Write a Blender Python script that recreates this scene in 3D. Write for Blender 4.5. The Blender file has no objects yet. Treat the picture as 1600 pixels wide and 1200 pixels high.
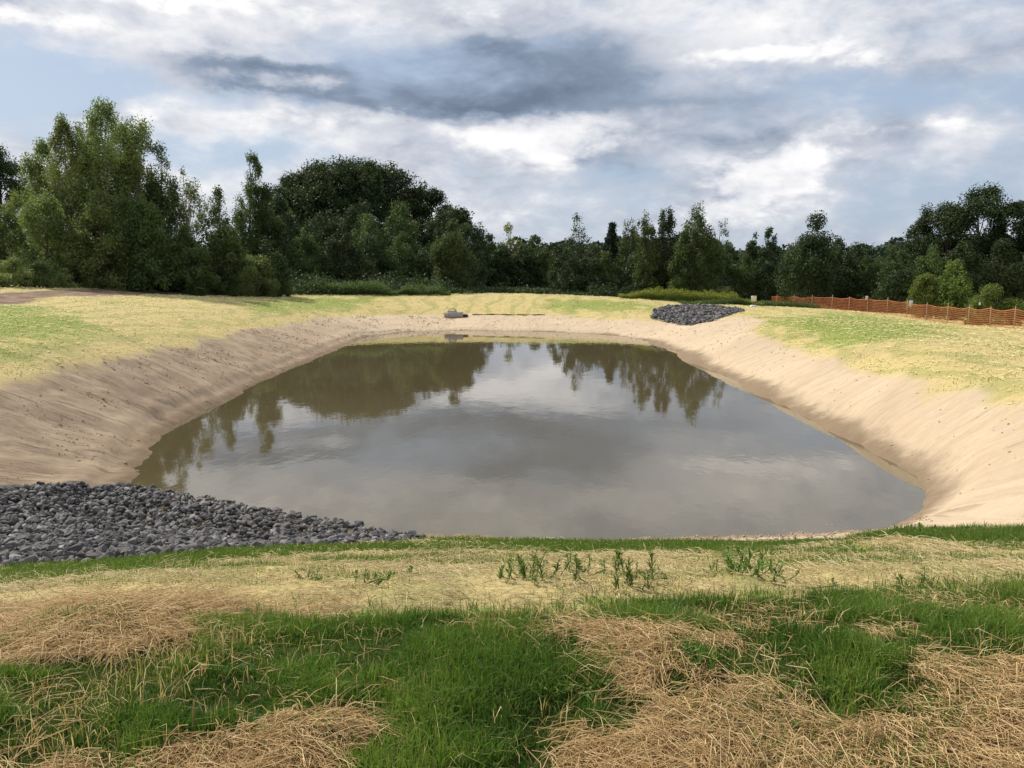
import bpy, math, random
import numpy as np
from mathutils import Vector, noise as mnoise
R = math.radians
rng = np.random.default_rng(7)
random.seed(7)
sc = bpy.context.scene
COL = sc.collection

# ---------------------------------------------------------------- camera
F = 1250.0                       # focal length in photo pixels (1600 wide)
TH = math.atan(182.0 / F)        # camera looks slightly down
CT, ST = math.cos(TH), math.sin(TH)
cd = bpy.data.cameras.new('camera'); cam = bpy.data.objects.new('camera', cd); COL.objects.link(cam)
cam.location = (0, 0, 0); cam.rotation_euler = (R(90) - TH, 0, 0)
cd.sensor_width = 36; cd.lens = 36 * F / 1600; cd.clip_start = 0.05; cd.clip_end = 3000
sc.camera = cam
sc.view_settings.view_transform = 'Standard'; sc.view_settings.look = 'None'
sc.view_settings.gamma = 1; sc.view_settings.use_curve_mapping = False
sc.view_settings.exposure = 0.45

# ---------------------------------------------------------------- sun
SUN_AZ, SUN_EL = -52.0, 42.0     # degrees from the view direction (left), above the horizon
sd = Vector((math.sin(R(SUN_AZ)) * math.cos(R(SUN_EL)), math.cos(R(SUN_AZ)) * math.cos(R(SUN_EL)), math.sin(R(SUN_EL))))
ld = bpy.data.lights.new('sun', 'SUN'); ld.energy = 3.9; ld.angle = R(1.2); ld.color = (1, .93, .82)
lo = bpy.data.objects.new('sun', ld); COL.objects.link(lo)
lo.rotation_euler = sd.to_track_quat('Z', 'Y').to_euler()

# ---------------------------------------------------------------- node helper
class G:
    def __init__(s, nt): s.nt = nt; s.n = nt.nodes; s.l = nt.links
    def node(s, t, **k):
        n = s.n.new(t)
        for a, b in k.items(): setattr(n, a, b)
        return n
    def put(s, sock, v):
        if hasattr(v, 'is_output') or isinstance(v, bpy.types.NodeSocket): s.l.new(v, sock)
        elif v is not None:
            sock.default_value = v
    def m(s, op, a, b=None, c=None, clamp=False):
        n = s.node('ShaderNodeMath', operation=op, use_clamp=clamp)
        s.put(n.inputs[0], a)
        if b is not None: s.put(n.inputs[1], b)
        if c is not None: s.put(n.inputs[2], c)
        return n.outputs[0]
    def add(s, a, b): return s.m('ADD', a, b)
    def sub(s, a, b): return s.m('SUBTRACT', a, b)
    def mul(s, a, b): return s.m('MULTIPLY', a, b)
    def vm(s, op, a, b=None, scale=None):
        n = s.node('ShaderNodeVectorMath', operation=op)
        s.put(n.inputs[0], a)
        if b is not None: s.put(n.inputs[1], b)
        if scale is not None: s.put(n.inputs[3], scale)
        return n.outputs[0]
    def noise(s, vec, scale, detail=4, rough=.55, dist=0, col=False):
        n = s.node('ShaderNodeTexNoise'); n.noise_dimensions = '3D'
        s.put(n.inputs['Vector'], vec); n.inputs['Scale'].default_value = scale
        n.inputs['Detail'].default_value = detail; n.inputs['Roughness'].default_value = rough
        n.inputs['Distortion'].default_value = dist
        return n.outputs['Color' if col else 'Fac']
    def ramp(s, f, lo, hi, a=0.0, b=1.0, smooth=True):
        n = s.node('ShaderNodeMapRange'); n.interpolation_type = 'SMOOTHSTEP' if smooth else 'LINEAR'
        s.put(n.inputs[0], f); s.put(n.inputs[1], lo); s.put(n.inputs[2], hi); s.put(n.inputs[3], a); s.put(n.inputs[4], b)
        return n.outputs[0]
    def mix(s, f, a, b, mode='MIX'):
        n = s.node('ShaderNodeMix', data_type='RGBA', blend_type=mode)
        s.put(n.inputs[0], f)
        s.put(n.inputs[6], (*a, 1) if isinstance(a, tuple) else a); s.put(n.inputs[7], (*b, 1) if isinstance(b, tuple) else b)
        return n.outputs[2]
    def attr(s, name):
        n = s.node('ShaderNodeAttribute'); n.attribute_name = name
        return n
    def comb(s, x, y, z):
        n = s.node('ShaderNodeCombineXYZ')
        for i, v in enumerate((x, y, z)): s.put(n.inputs[i], v)
        return n.outputs[0]

# ---------------------------------------------------------------- world: blue sky under broken cloud
w = bpy.data.worlds.new('World'); sc.world = w; w.use_nodes = True
g = G(w.node_tree); g.n.clear()
SKY = 0.1
sky = g.node('ShaderNodeTexSky', sky_type='NISHITA'); sky.sun_disc = False
sky.sun_elevation = R(SUN_EL); sky.sun_rotation = R(SUN_AZ); sky.air_density = 1.0; sky.dust_density = 1.5
tc = g.node('ShaderNodeTexCoord')
D = g.vm('NORMALIZE', tc.outputs['Generated'])
sp = g.node('ShaderNodeSeparateXYZ'); g.l.new(D, sp.inputs[0])
dx, dy, dz = sp.outputs
# stretched coordinates: cloud bases flatten towards the horizon
flat = g.vm('MULTIPLY', D, (1.0, 1.0, 2.1))
wv = g.noise(flat, 3.2, 5, .6, col=True)
wv = g.vm('SUBTRACT', wv, (.5, .5, .5))
az0 = g.m('ARCTAN2', dx, dy); el0 = g.m('ARCSINE', dz)
ws = g.node('ShaderNodeSeparateXYZ'); g.l.new(wv, ws.inputs[0])
wf = g.vm('SUBTRACT', g.noise(flat, 11, 6, .65, col=True), (.5, .5, .5)); wfs = g.node('ShaderNodeSeparateXYZ'); g.l.new(wf, wfs.inputs[0])
az = g.add(g.add(az0, g.mul(ws.outputs[0], .20)), g.mul(wfs.outputs[0], .10)); el = g.add(g.add(el0, g.mul(ws.outputs[1], .075)), g.mul(wfs.outputs[1], .045))
def blob(px, py, wx, wy, amp, tilt=0.0):
    a0 = math.atan((px - 800) / F); e0 = math.atan((418 - py) / F)
    x = g.mul(g.sub(az, a0), F / wx); y = g.sub(el, e0)
    if tilt: y = g.sub(y, g.mul(g.sub(az, a0), tilt))
    y = g.mul(y, F / wy)
    r2 = g.add(g.mul(x, x), g.mul(y, y))
    return g.mul(g.m('POWER', 2.718, g.mul(r2, -1)), amp)
def total(lst):
    t = blob(*lst[0])
    for b in lst[1:]: t = g.add(t, blob(*b))
    return t
BLUE = total([(40, 175, 110, 26, .8), (340, 180, 150, 22, .5), (330, 262, 150, 26, .75), (640, 300, 130, 30, .25), (950, 285, 90, 36, .35),
              (1420, 190, 190, 40, .55), (1530, 300, 260, 60, .6), (1380, 345, 140, 30, .5), (1180, 60, 170, 24, .25), (1500, 100, 160, 26, .3), (420, 60, 60, 20, .3)])
WHITE = total([(830, 235, 150, 42, .5), (1240, 300, 90, 30, .4), (250, 40, 240, 40, .55), (60, 100, 90, 16, .6), (420, 150, 160, 16, .5), (180, 225, 90, 20, .4), (470, 205, 170, 22, .5), (830, 205, 180, 26, .45),
               (1150, 118, 130, 14, .6), (1250, 135, 120, 14, .5), (1210, 285, 85, 34, 1.0), (1120, 325, 80, 20, .5), (1300, 75, 90, 14, .3), (760, 50, 120, 20, .3), (1400, 240, 90, 12, .5), (740, 340, 120, 26, .35), (880, 250, 60, 26, .3)])
DARK = total([(740, 155, 235, 50, 1.5), (860, 95, 250, 40, .6), (440, 150, 190, 26, 1.0), (700, 195, 100, 22, .6), (330, 215, 110, 20, .5), (30, 60, 90, 26, .8), (980, 275, 70, 32, .6), (1120, 200, 130, 26, .3), (1400, 35, 260, 22, .45),
              (620, 230, 80, 14, .3), (100, 15, 60, 18, .4), (1160, 320, 60, 14, .3), (1130, 180, 200, 18, .3)])
n1 = g.noise(flat, 4.0, 9, .58, .3); n2 = g.noise(flat, 9.0, 8, .6, .2); n3 = g.noise(g.vm('ADD', flat, (3.1, 7.7, 1.3)), 2.6, 7, .6)
cov = g.add(g.add(g.mul(n1, 1.3), g.mul(n2, .5)), g.mul(g.sub(WHITE, BLUE), .36))
cov = g.ramp(cov, .60, .98)
# brightness of the cloud itself
n4 = g.noise(flat, 16, 8, .62, .4)
def billow(sc_, off):
    v = g.vm('ADD', g.vm('ADD', flat, g.vm('SCALE', wf, scale=.05)), (off, off * .7, -off)); t = None
    for k, am in ((1, .55), (2.1, .3), (4.3, .16)):
        q = g.mul(g.m('ABSOLUTE', g.sub(g.mul(g.noise(v, sc_ * k, 1, .5), 2), 1)), am * 2.2); t = q if t is None else g.add(t, q)
    return t
bl = billow(7.5, 1.7)
def dev(n, k): return g.mul(g.sub(n, .5), k)
fineN = g.add(g.add(dev(n2, .9), dev(n4, .8)), g.mul(g.sub(bl, .42), .30))
WH = g.ramp(g.add(WHITE, fineN), .18, .72); DK = g.ramp(g.add(DARK, g.mul(fineN, .8)), .22, 1.05)
lit = g.add(g.add(g.add(dev(n2, .7), dev(n3, .9)), g.add(dev(n4, .45), g.mul(g.sub(bl, .42), .22))), g.sub(g.mul(WH, .28), g.mul(DK, .56)))
lit = g.ramp(lit, -.64, .30, 0, 1, False)
cr = g.node('ShaderNodeValToRGB'); g.l.new(lit, cr.inputs[0])
e = cr.color_ramp.elements; e[0].position = 0; e[0].color = (.125, .16, .225, 1); e[1].position = 1; e[1].color = (.78, .76, .755, 1)
for p, c in ((.3, (.22, .27, .35, 1)), (.55, (.42, .445, .505, 1)), (.78, (.60, .61, .64, 1))):
    q = e.new(p); q.color = c
cloud = g.vm('SCALE', cr.outputs[0], scale=1 / SKY)
blue = g.mix(.8, sky.outputs[0], (.31 / SKY, .385 / SKY, .50 / SKY))
skyc = g.mix(cov, blue, cloud)
low = g.ramp(dz, -.02, .0)
skyc = g.mix(low, (.12 / SKY, .12 / SKY, .1 / SKY), skyc)
bg = g.node('ShaderNodeBackground'); g.l.new(skyc, bg.inputs[0]); bg.inputs[1].default_value = SKY
wo = g.node('ShaderNodeOutputWorld'); g.l.new(bg.outputs[0], wo.inputs[0])

# ---------------------------------------------------------------- object helpers
def tag(o, label=None, cat=None, group=None, kind=None):
    if label: o['label'] = label
    if cat: o['category'] = cat
    if group: o['group'] = group
    if kind: o['kind'] = kind
    return o
def empty(name, loc, rz=0):
    o = bpy.data.objects.new(name, None); COL.objects.link(o); o.location = loc; o.rotation_euler = (0, 0, rz)
    o.empty_display_size = .2
    return o
def build(name, verts, quads=None, tris=None, mat=None, parent=None, attrs=None, smooth=False):
    me = bpy.data.meshes.new(name)
    V = np.asarray(verts, dtype=np.float32).reshape(-1, 3)
    Q = np.zeros((0, 4), np.int32) if quads is None or len(quads) == 0 else np.asarray(quads, np.int32).reshape(-1, 4)
    T = np.zeros((0, 3), np.int32) if tris is None or len(tris) == 0 else np.asarray(tris, np.int32).reshape(-1, 3)
    me.vertices.add(len(V)); me.vertices.foreach_set('co', V.ravel())
    me.loops.add(Q.size + T.size); me.loops.foreach_set('vertex_index', np.concatenate([Q.ravel(), T.ravel()]))
    me.polygons.add(len(Q) + len(T))
    st = np.concatenate([np.arange(len(Q)) * 4, Q.size + np.arange(len(T)) * 3]).astype(np.int32)
    me.polygons.foreach_set('loop_start', st)
    if smooth: me.polygons.foreach_set('use_smooth', np.ones(len(st), bool))
    for k, a in (attrs or {}).items():
        a = np.asarray(a, np.float32)
        if a.ndim == 1:
            at = me.attributes.new(k, 'FLOAT', 'POINT'); at.data.foreach_set('value', a)
        else:
            at = me.attributes.new(k, 'FLOAT_VECTOR', 'POINT'); at.data.foreach_set('vector', a.ravel())
    me.update(calc_edges=True)
    if mat: me.materials.append(mat)
    o = bpy.data.objects.new(name, me); COL.objects.link(o)
    if parent: o.parent = parent
    return o
class MB:
    """collects quads/tris of simple solids for one mesh"""
    def __init__(s): s.v = []; s.q = []; s.t = []; s.n = 0
    def addv(s, vs):
        k = s.n; s.v.extend([tuple(x) for x in vs]); s.n += len(vs); return k
    def box(s, c, d, rz=0, bev=0):
        ca, sa = math.cos(rz), math.sin(rz); hx, hy, hz = d[0] / 2, d[1] / 2, d[2] / 2
        b = min(bev, hx * .8, hy * .8, hz * .8)
        rings = [(-hz, b), (-hz + b, 0), (hz - b, 0), (hz, b)] if b else [(-hz, 0), (hz, 0)]
        idx = []
        for z, i in rings:
            pts = [(-hx + i, -hy + i), (hx - i, -hy + i), (hx - i, hy - i), (-hx + i, hy - i)]
            idx.append(s.addv([(c[0] + x * ca - y * sa, c[1] + x * sa + y * ca, c[2] + z) for x, y in pts]))
        for a, b2 in zip(idx, idx[1:]):
            for j in range(4): s.q.append((a + j, a + (j + 1) % 4, b2 + (j + 1) % 4, b2 + j))
        a = idx[0]; s.q.append((a + 3, a + 2, a + 1, a)); a = idx[-1]; s.q.append((a, a + 1, a + 2, a + 3))
        return s
    def tube(s, pts, rad, seg=6, cap=True):
        pts = [Vector(p) for p in pts]; rs = rad if isinstance(rad, (list, tuple)) else [rad] * len(pts)
        prev = None; first = None
        for i, p in enumerate(pts):
            d = (pts[min(i + 1, len(pts) - 1)] - pts[max(i - 1, 0)]).normalized()
            a = d.orthogonal().normalized() if abs(d.z) < .99 else Vector((1, 0, 0))
            if abs(d.z) < .99: a = Vector((-d.y, d.x, 0)).normalized()
            b = d.cross(a).normalized()
            k = s.addv([p + (a * math.cos(t) + b * math.sin(t)) * rs[i] for t in [2 * math.pi * j / seg for j in range(seg)]])
            if prev is not None:
                for j in range(seg): s.q.append((prev + j, prev + (j + 1) % seg, k + (j + 1) % seg, k + j))
            else: first = k
            prev = k
        if cap:
            for k, rev in ((first, True), (prev, False)):
                p = s.addv([sum((Vector(s.v[k + j]) for j in range(seg)), Vector()) / seg])
                for j in range(seg):
                    s.t.append((k + (j + 1) % seg, k + j, p) if rev else (k + j, k + (j + 1) % seg, p))
        return s
    def build(s, name, mat, parent=None, smooth=False):
        return build(name, s.v, s.q, s.t, mat, parent, smooth=smooth)

# ---------------------------------------------------------------- ground shape
WZ = -4.5                        # water level, 4.5 m below the eye
def ray(px, py):
    u = (px - 800) / F; v = (600 - py) / F
    return u, CT + v * ST, -ST + v * CT
def at_z(px, py, z):
    u, a, b = ray(px, py); t = z / b
    return u * t, a * t
def tanp(py):
    _, a, b = ray(800, py); return b / a
SHORE_PX = [(150, 800), (190, 770), (215, 740), (231, 712), (253, 678), (309, 645), (359, 626), (394, 602), (444, 580), (500, 558), (540, 538), (572, 526), (640, 518),
            (730, 516), (850, 518), (950, 523), (1010, 532), (1060, 550), (1095, 572), (1150, 594), (1210, 627), (1270, 657), (1340, 692),
            (1400, 725), (1435, 748), (1449, 775), (1435, 798), (1390, 820), (1300, 832), (1200, 838), (1080, 838), (950, 843), (800, 842), (670, 838), (520, 842), (380, 838), (240, 825)]
SHORE = np.array([at_z(px, py, WZ) for px, py in SHORE_PX])
cp = [(x, y, WZ) for x, y in SHORE]
cen = SHORE.mean(0)
for k in range(0, len(SHORE), 3):
    for s_, z in ((.8, -5.1), (.5, -5.7)):
        p = cen + (SHORE[k] - cen) * s_; cp.append((p[0], p[1], z))
for px, py, z in [(200, 960, -1.66), (500, 948, -1.65), (800, 947, -1.65), (1100, 930, -1.63), (1400, 915, -1.62), (1600, 908, -1.62), (0, 965, -1.66),
                  (200, 900, -2.5), (500, 890, -2.35), (800, 890, -2.35), (1100, 885, -2.35), (1400, 875, -2.35), (1600, 870, -2.35),
                  (400, 866, -3.1), (800, 865, -3.03), (1200, 860, -3.05),
                  (1600, 840, -3.2), (1600, 820, -3.57), (1600, 750, -3.45), (1600, 690, -3.2), (1600, 635, -2.9), (1600, 580, -2.7), (1600, 515, -3.3),
                  (0, 892, -3.0), (0, 757, -4.15), (0, 700, -3.8), (0, 650, -3.35), (0, 610, -2.95), (0, 560, -2.5), (0, 480, -1.75), (0, 465, -1.55), (0, 444, -1.1),
                  (100, 660, -3.75), (120, 578, -2.97), (200, 563, -3.0), (200, 505, -2.3), (200, 462, -1.8), (300, 537, -3.1), (300, 457, -2.0), (390, 515, -3.15), (500, 495, -3.25), (500, 458, -2.25),
                  (600, 491, -3.55), (700, 491, -3.65), (700, 461, -2.42), (600, 460, -2.35), (850, 493, -3.65), (850, 462, -2.45), (1000, 498, -3.6), (1000, 467, -2.7),
                  (1090, 508, -3.45), (1090, 479, -3.1), (1177, 480, -3.1), (1163, 525, -3.2), (1290, 558, -3.15), (1411, 589, -3.05), (1504, 611, -3.0),
                  (1300, 500, -3.2), (1300, 485, -3.3), (1500, 530, -3.1), (1450, 506, -3.5), (1700, 560, -2.75), (1700, 660, -2.9)]:
    x, y = at_z(px, py, z); cp.append((x, y, z))
for x in (-14, -8, -4, 0, 4, 8, 14):
    for y in (-12, -3, .5, 2.3): cp.append((x, y, -1.6))
for x, y, z in [(-14, 5, -1.7), (14, 5, -1.7), (-14, 10, -2.7), (-20, 16, -2.6), (15, 9, -2.6), (22, 20, -2.5), (-30, 30, -1.8), (-40, 50, -1.0), (-60, 70, -.8), (-30, 75, -1.5), (-10, 80, -2.4), (0, 95, -3.0),
                (10, 76, -2.9), (20, 80, -3.6), (34, 80, -4.5), (45, 62, -4.3), (36, 48, -3.7), (40, 30, -2.9), (60, 60, -4.5), (50, 100, -4.7), (80, 90, -4.6), (20, 110, -4.0), (-40, 110, -2), (-80, 40, -1), (80, 40, -3.5),
                (-60, 0, -1.5), (60, 0, -1.8), (-60, -60, -1.5), (60, -60, -1.6), (0, -60, -1.5), (0, 160, -3.5), (-100, 160, -1.5), (100, 160, -4), (-100, 90, -1), (120, 90, -4)]:
    cp.append((x, y, z))
cp = np.array(cp)
def kern(d2): return np.where(d2 > 0, .5 * d2 * np.log(d2 + 1e-12), 0)
CPX = cp[:, :2] / 20.
n_ = len(cp)
A = np.zeros((n_ + 3, n_ + 3)); A[:n_, :n_] = kern(((CPX[:, None] - CPX[None]) ** 2).sum(-1)) + np.eye(n_) * 2e-4
A[:n_, n_] = 1; A[:n_, n_ + 1:] = CPX; A[n_, :n_] = 1; A[n_ + 1:, :n_] = CPX.T
TW = np.linalg.solve(A, np.concatenate([cp[:, 2], [0, 0, 0]]))
def tps(x, y):
    x = np.asarray(x, float); y = np.asarray(y, float); out = np.empty(x.size); xf = x.ravel() / 20; yf = y.ravel() / 20
    for i in range(0, x.size, 40000):
        a = xf[i:i + 40000]; b = yf[i:i + 40000]
        d2 = (a[:, None] - CPX[None, :, 0]) ** 2 + (b[:, None] - CPX[None, :, 1]) ** 2
        out[i:i + 40000] = kern(d2) @ TW[:n_] + TW[n_] + a * TW[n_ + 1] + b * TW[n_ + 2]
    return out.reshape(x.shape)
def vn(x, y, seed=0):
    xi = np.floor(x).astype(np.int64); yi = np.floor(y).astype(np.int64); fx = x - xi; fy = y - yi
    fx = fx * fx * (3 - 2 * fx); fy = fy * fy * (3 - 2 * fy)
    def h(a, b):
        v = (a * 374761393 + b * 668265263 + seed * 1442695041) & 0x7fffffff
        v = ((v ^ (v >> 13)) * 1274126177) & 0x7fffffff
        v = ((v ^ (v >> 16)) * 69069) & 0x7fffffff
        return ((v >> 8) & 0xffff) / 65535.
    return (h(xi, yi) * (1 - fx) + h(xi + 1, yi) * fx) * (1 - fy) + (h(xi, yi + 1) * (1 - fx) + h(xi + 1, yi + 1) * fx) * fy
def fbm(x, y, seed=0, oct=4):
    t = 0; a = .5; s = 0
    for k in range(oct):
        t = t + vn(x * 2 ** k + 17.3 * k, y * 2 ** k - 9.1 * k, seed + k) * a; s += a; a *= .55
    return t / s
def sstep(x, a, b):
    t = np.clip((x - a) / (b - a), 0, 1); return t * t * (3 - 2 * t)
def polydist(x, y, P):
    """signed distance (inside positive) to polygon P, and arc length of the nearest edge point"""
    x = np.asarray(x, float); y = np.asarray(y, float)
    best = np.full(x.shape, 1e9); arc = np.zeros(x.shape); ins = np.zeros(x.shape, bool); L = 0
    for i in range(len(P)):
        ax, ay = P[i]; bx, by = P[(i + 1) % len(P)]; ex, ey = bx - ax, by - ay; l2 = ex * ex + ey * ey + 1e-9
        t = np.clip(((x - ax) * ex + (y - ay) * ey) / l2, 0, 1)
        d = (x - ax - t * ex) ** 2 + (y - ay - t * ey) ** 2
        m = d < best; best = np.where(m, d, best); arc = np.where(m, L + t * math.sqrt(l2), arc); L += math.sqrt(l2)
        c = ((ay > y) != (by > y)) & (x < (bx - ax) * (y - ay) / ((by - ay) if by != ay else 1e-9) + ax)
        ins ^= c
    return np.where(ins, 1, -1) * np.sqrt(best), arc
def project(px, py):
    """where the line of sight through a photo pixel meets the smooth ground"""
    u, a, b = ray(px, py)
    t = np.concatenate([np.arange(1.5, 20, .02), np.arange(20, 140, .1)])
    z = tps(u * t, a * t); k = np.argmax(z > b * t)
    return u * t[k], a * t[k]
def poly(pts): return np.array([project(*p) for p in pts])
OUTER = [(-25., 17.), (-18, 18)]
SAND = np.array([(-22., 8.), (-20., 17.)] + [project(*p) for p in [(0, 612), (60, 592), (130, 575), (250, 548), (330, 530), (420, 509), (480, 498), (560, 493), (640, 491), (750, 491), (860, 493), (1000, 499), (1060, 505), (1110, 506), (1150, 494),
        (1200, 500), (1163, 520), (1200, 531), (1239, 542), (1290, 558), (1359, 579), (1411, 589), (1504, 611), (1600, 636), (1750, 680)]] + [(18., 11.)]
        + [project(*p) for p in [(1750, 835), (1600, 830), (1500, 828), (1400, 829), (1330, 843), (1200, 846), (1080, 848), (950, 850), (860, 845), (760, 845), (660, 842), (500, 850), (300, 868), (150, 885), (0, 893)]])
ROCK = np.array([(-14., 14.5)] + [project(*p) for p in [(0, 757), (100, 757), (200, 758)]] + [at_z(*p, WZ + .06) for p in [(290, 764), (400, 787), (480, 801), (560, 815), (620, 827), (662, 836)]] + [project(*p) for p in [(660, 843), (600, 850), (450, 860), (300, 869), (150, 882), (0, 894)]] + [(-9., 7.)])
FROCK = poly([(1018, 497), (1022, 486), (1045, 478.5), (1100, 478), (1150, 482), (1165, 486), (1140, 493), (1110, 503), (1085, 508), (1050, 505)])
GREEN = [poly(p) for p in [
    [(-300, 1100), (-100, 1035), (0, 1030), (100, 1012), (200, 1000), (300, 985), (330, 962), (400, 946), (600, 944), (800, 942), (900, 936), (1050, 925), (1200, 916), (1400, 908), (1600, 898), (1800, 886), (1900, 960), (1700, 1020),
     (1590, 1030), (1510, 1035), (1450, 1015), (1340, 1000), (1220, 1004), (1090, 1012), (1030, 990), (950, 972), (870, 975), (860, 1000), (890, 1060), (915, 1110), (905, 1160), (830, 1210), (760, 1300), (620, 1300), (590, 1200), (590, 1140), (545, 1112),
     (450, 1100), (350, 1098), (200, 1135), (100, 1165), (0, 1185), (-300, 1280)],
    [(1120, 985), (1230, 975), (1400, 985), (1450, 1010), (1430, 1050), (1370, 1062), (1330, 1100), (1260, 1100), (1220, 1062), (1160, 1050), (1100, 1040)],
    [(840, 1010), (930, 1005), (960, 1040), (975, 1100), (930, 1120), (880, 1090)],
    [(1040, 1005), (1095, 985), (1120, 1040), (1060, 1070)],
    [(0, 900), (0, 893), (300, 868), (460, 861), (640, 851), (640, 858), (450, 872), (300, 884), (100, 902)],
    [(740, 850), (860, 846), (1000, 850), (1130, 850), (1200, 848), (1130, 860), (1000, 864), (850, 862)],
    [(1130, 856), (1200, 849), (1330, 845), (1400, 831), (1600, 831), (1800, 836), (1800, 862), (1600, 858), (1400, 850), (1250, 858)],
    [(-400, 500), (0, 478), (60, 482), (110, 500), (150, 512), (140, 530), (60, 540), (0, 545), (-300, 600)],
    [(380, 470), (470, 465), (600, 464), (560, 480), (470, 486), (400, 490)],
    [(1190, 500), (1300, 488), (1420, 500), (1480, 515), (1420, 530), (1330, 540), (1260, 530), (1210, 516)],
    [(860, 468), (1000, 471), (1010, 484), (940, 487), (860, 480)]]]
DIRT = poly([(-300, 480), (0, 474), (40, 474), (75, 464), (150, 463), (260, 459.5), (400, 459.5), (400, 456), (250, 455), (140, 452), (60, 455), (0, 458), (-300, 458)])
BUMPS = [(*project(960, 1000), .36, .09), (*project(1390, 1005), .40, .055), (*project(180, 965), .45, .07), (*project(1400, 866), .7, .13), (*project(460, 1120), .25, .05), (*project(1100, 1130), .5, .03), (*project(1080, 1030), .3, .05)]
CRX = np.array([project(px, py) for px, py in ((-400, 975), (0, 962), (300, 955), (600, 951), (850, 950), (1000, 938), (1200, 925), (1400, 916), (1600, 906), (1900, 892))])
def crest(x): return np.interp(x, CRX[:, 0], CRX[:, 1])
def masks(x, y):
    sh, arc = polydist(x, y, SHORE); sh = -sh
    wob = (fbm(x * .9, y * .9, 3) - .5)
    wob2 = (fbm(x * 4, y * 4, 5) - .5)
    dist = np.hypot(x, y)
    sd_, _ = polydist(x, y, SAND)
    sand = sstep(sd_ + wob * 1.3 + wob2 * .5, -.35, .35)
    rk, _ = polydist(x, y, ROCK); fr, _ = polydist(x, y, FROCK)
    rock = np.maximum(sstep(rk + wob2 * .5, -.1, .1), sstep(fr + wob2 * .5, -.1, .1))
    gr = np.zeros(np.shape(x))
    for i, P in enumerate(GREEN):
        d, _ = polydist(x, y, P)
        if i < 4: gr = np.maximum(gr, sstep(d + .05 + (fbm(x * 4, y * 4, 9) - .5) * .45 + (fbm(x * 14, y * 14, 10) - .5) * .2, -.06, .08))
        elif i < 7: gr = np.maximum(gr, .85 * sstep(d + wob2 * .8, -.25, .25))
        else: gr = np.maximum(gr, .6 * sstep(d + wob * 4, -1.5, 1.5))
    dc = y - crest(x); sl = sstep(dc, .5, 1.3) * sstep(14 - y, 0, 1) * sstep(sh, 0, .2)
    gr = np.maximum(gr, sl * .62 * sstep(fbm(x * .8 + 3, y * 1.6, 13), .44, .62))
    gr = np.maximum(gr, sl * .7 * sstep(1.3 + wob - sh, -.3, .3) * sstep(sh + wob2 * .6, .25, .5))
    gr = np.maximum(gr, sstep(dc, -.42, -.30) * sstep(-dc + wob2 * .06, -.02, .03) * sstep(x + wob * .8, -1.5, -.9))
    dt, _ = polydist(x, y, DIRT); dirt = sstep(dt + wob * 1.2, -.3, .4)
    return sh, arc, sand, rock, gr, dirt
def height(x, y, mk=None):
    z = tps(x, y); r = np.hypot(x, y)
    k = sstep(r, 110, 170)
    far = -3.0 + sstep(y, 150, 260) * 4.5
    z = z * (1 - k) + far * k
    sh, arc, sand, rock, gr, dirt = mk if mk is not None else masks(x, y)
    for bx, by, br, bh in BUMPS:
        z = z + bh * np.exp(-((x - bx) ** 2 + (y - by) ** 2) / br ** 2 * 1.2)
    z = z + (fbm(x * .8, y * .8, 21) - .5) * .12 * sstep(sh, .2, 2) + (fbm(x * 6, y * 6, 31) - .5) * .025 * (1 - sand)
    z = z - .065 * sstep(crest(x) + .55 - y, 0, .5)
    # rills and folds down the bank
    on = sand * sstep(sh, -.3, .4)
    left = sstep(-x, 2, 7) * sstep(48 - y, 0, 8); rnear = sstep(x, 6, 8) * sstep(15.5 - y, 0, 2.5)
    amp = .06 + .6 * left * (.5 + vn(x * .35, y * .35, 99)) + .8 * rnear
    q = arc * 1.7 + (fbm(arc * .4, sh * .5, 41) - .5) * 2.2
    rill = np.abs(2 * fbm(q, sh * .22, 43, 3) - 1) ** .8
    rill2 = vn(arc * .8 + 5, sh * .12, 44)
    z = z - on * amp * (.11 * np.clip(1 - rill * 3.2, 0, 1) * sstep(rill2, .25, .6)) + on * amp * (fbm(arc * 1.4, sh * 1.3, 47) - .5) * .10
    z = z + (fbm(x * 1.1, y * 1.1, 111, 4) - .5) * .16 * np.exp(-(sh / .8) ** 2) + (fbm(x * 5, y * 5, 113, 3) - .5) * .04 * sand
    z = z - .05 * np.exp(-((sh - .55) / .18) ** 2) * sand + .04 * np.exp(-((sh - .9) / .3) ** 2) * sand
    return z
def axis(segs):
    out = [segs[0][0]]
    for a, b, s0, s1 in segs:
        p = a
        while p < b - 1e-6:
            t = (p - a) / (b - a); s = s0 * (s1 / s0) ** t; p = min(p + s, b); out.append(p)
    return np.array(sorted(set(out)))
xs = axis([(-600, -60, 60, 2), (-60, -22, 2, .25), (-22, -5, .16, .09), (-5, 5, .06, .06), (5, 16, .09, .16), (16, 60, .2, 1.8), (60, 600, 2, 60)])
ys = axis([(-300, -20, 50, 3), (-20, 1.2, 3, .08), (1.2, 4.6, .045, .045), (4.6, 14, .06, .1), (14, 36, .1, .16), (36, 75, .16, .3), (75, 160, .5, 5), (160, 900, 6, 60)])
GX, GY = np.meshgrid(xs, ys); gx = GX.ravel(); gy = GY.ravel()
mk = masks(gx, gy); gz = height(gx, gy, mk)
nx, ny = len(xs), len(ys)
i0 = (np.arange(ny - 1)[:, None] * nx + np.arange(nx - 1)[None]).ravel()
quads = np.stack([i0, i0 + 1, i0 + 1 + nx, i0 + nx], 1)
print('terrain verts', len(gx))
sh, arc, sand, rock, green, dirt = mk
LM = project(180, 960); lmound = np.exp(-((gx - LM[0]) ** 2 / .5 + (gy - LM[1]) ** 2 / .10))
near = np.clip(1 - sstep(gy - crest(gx), -.12, .05) + lmound, 0, 1)
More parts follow.
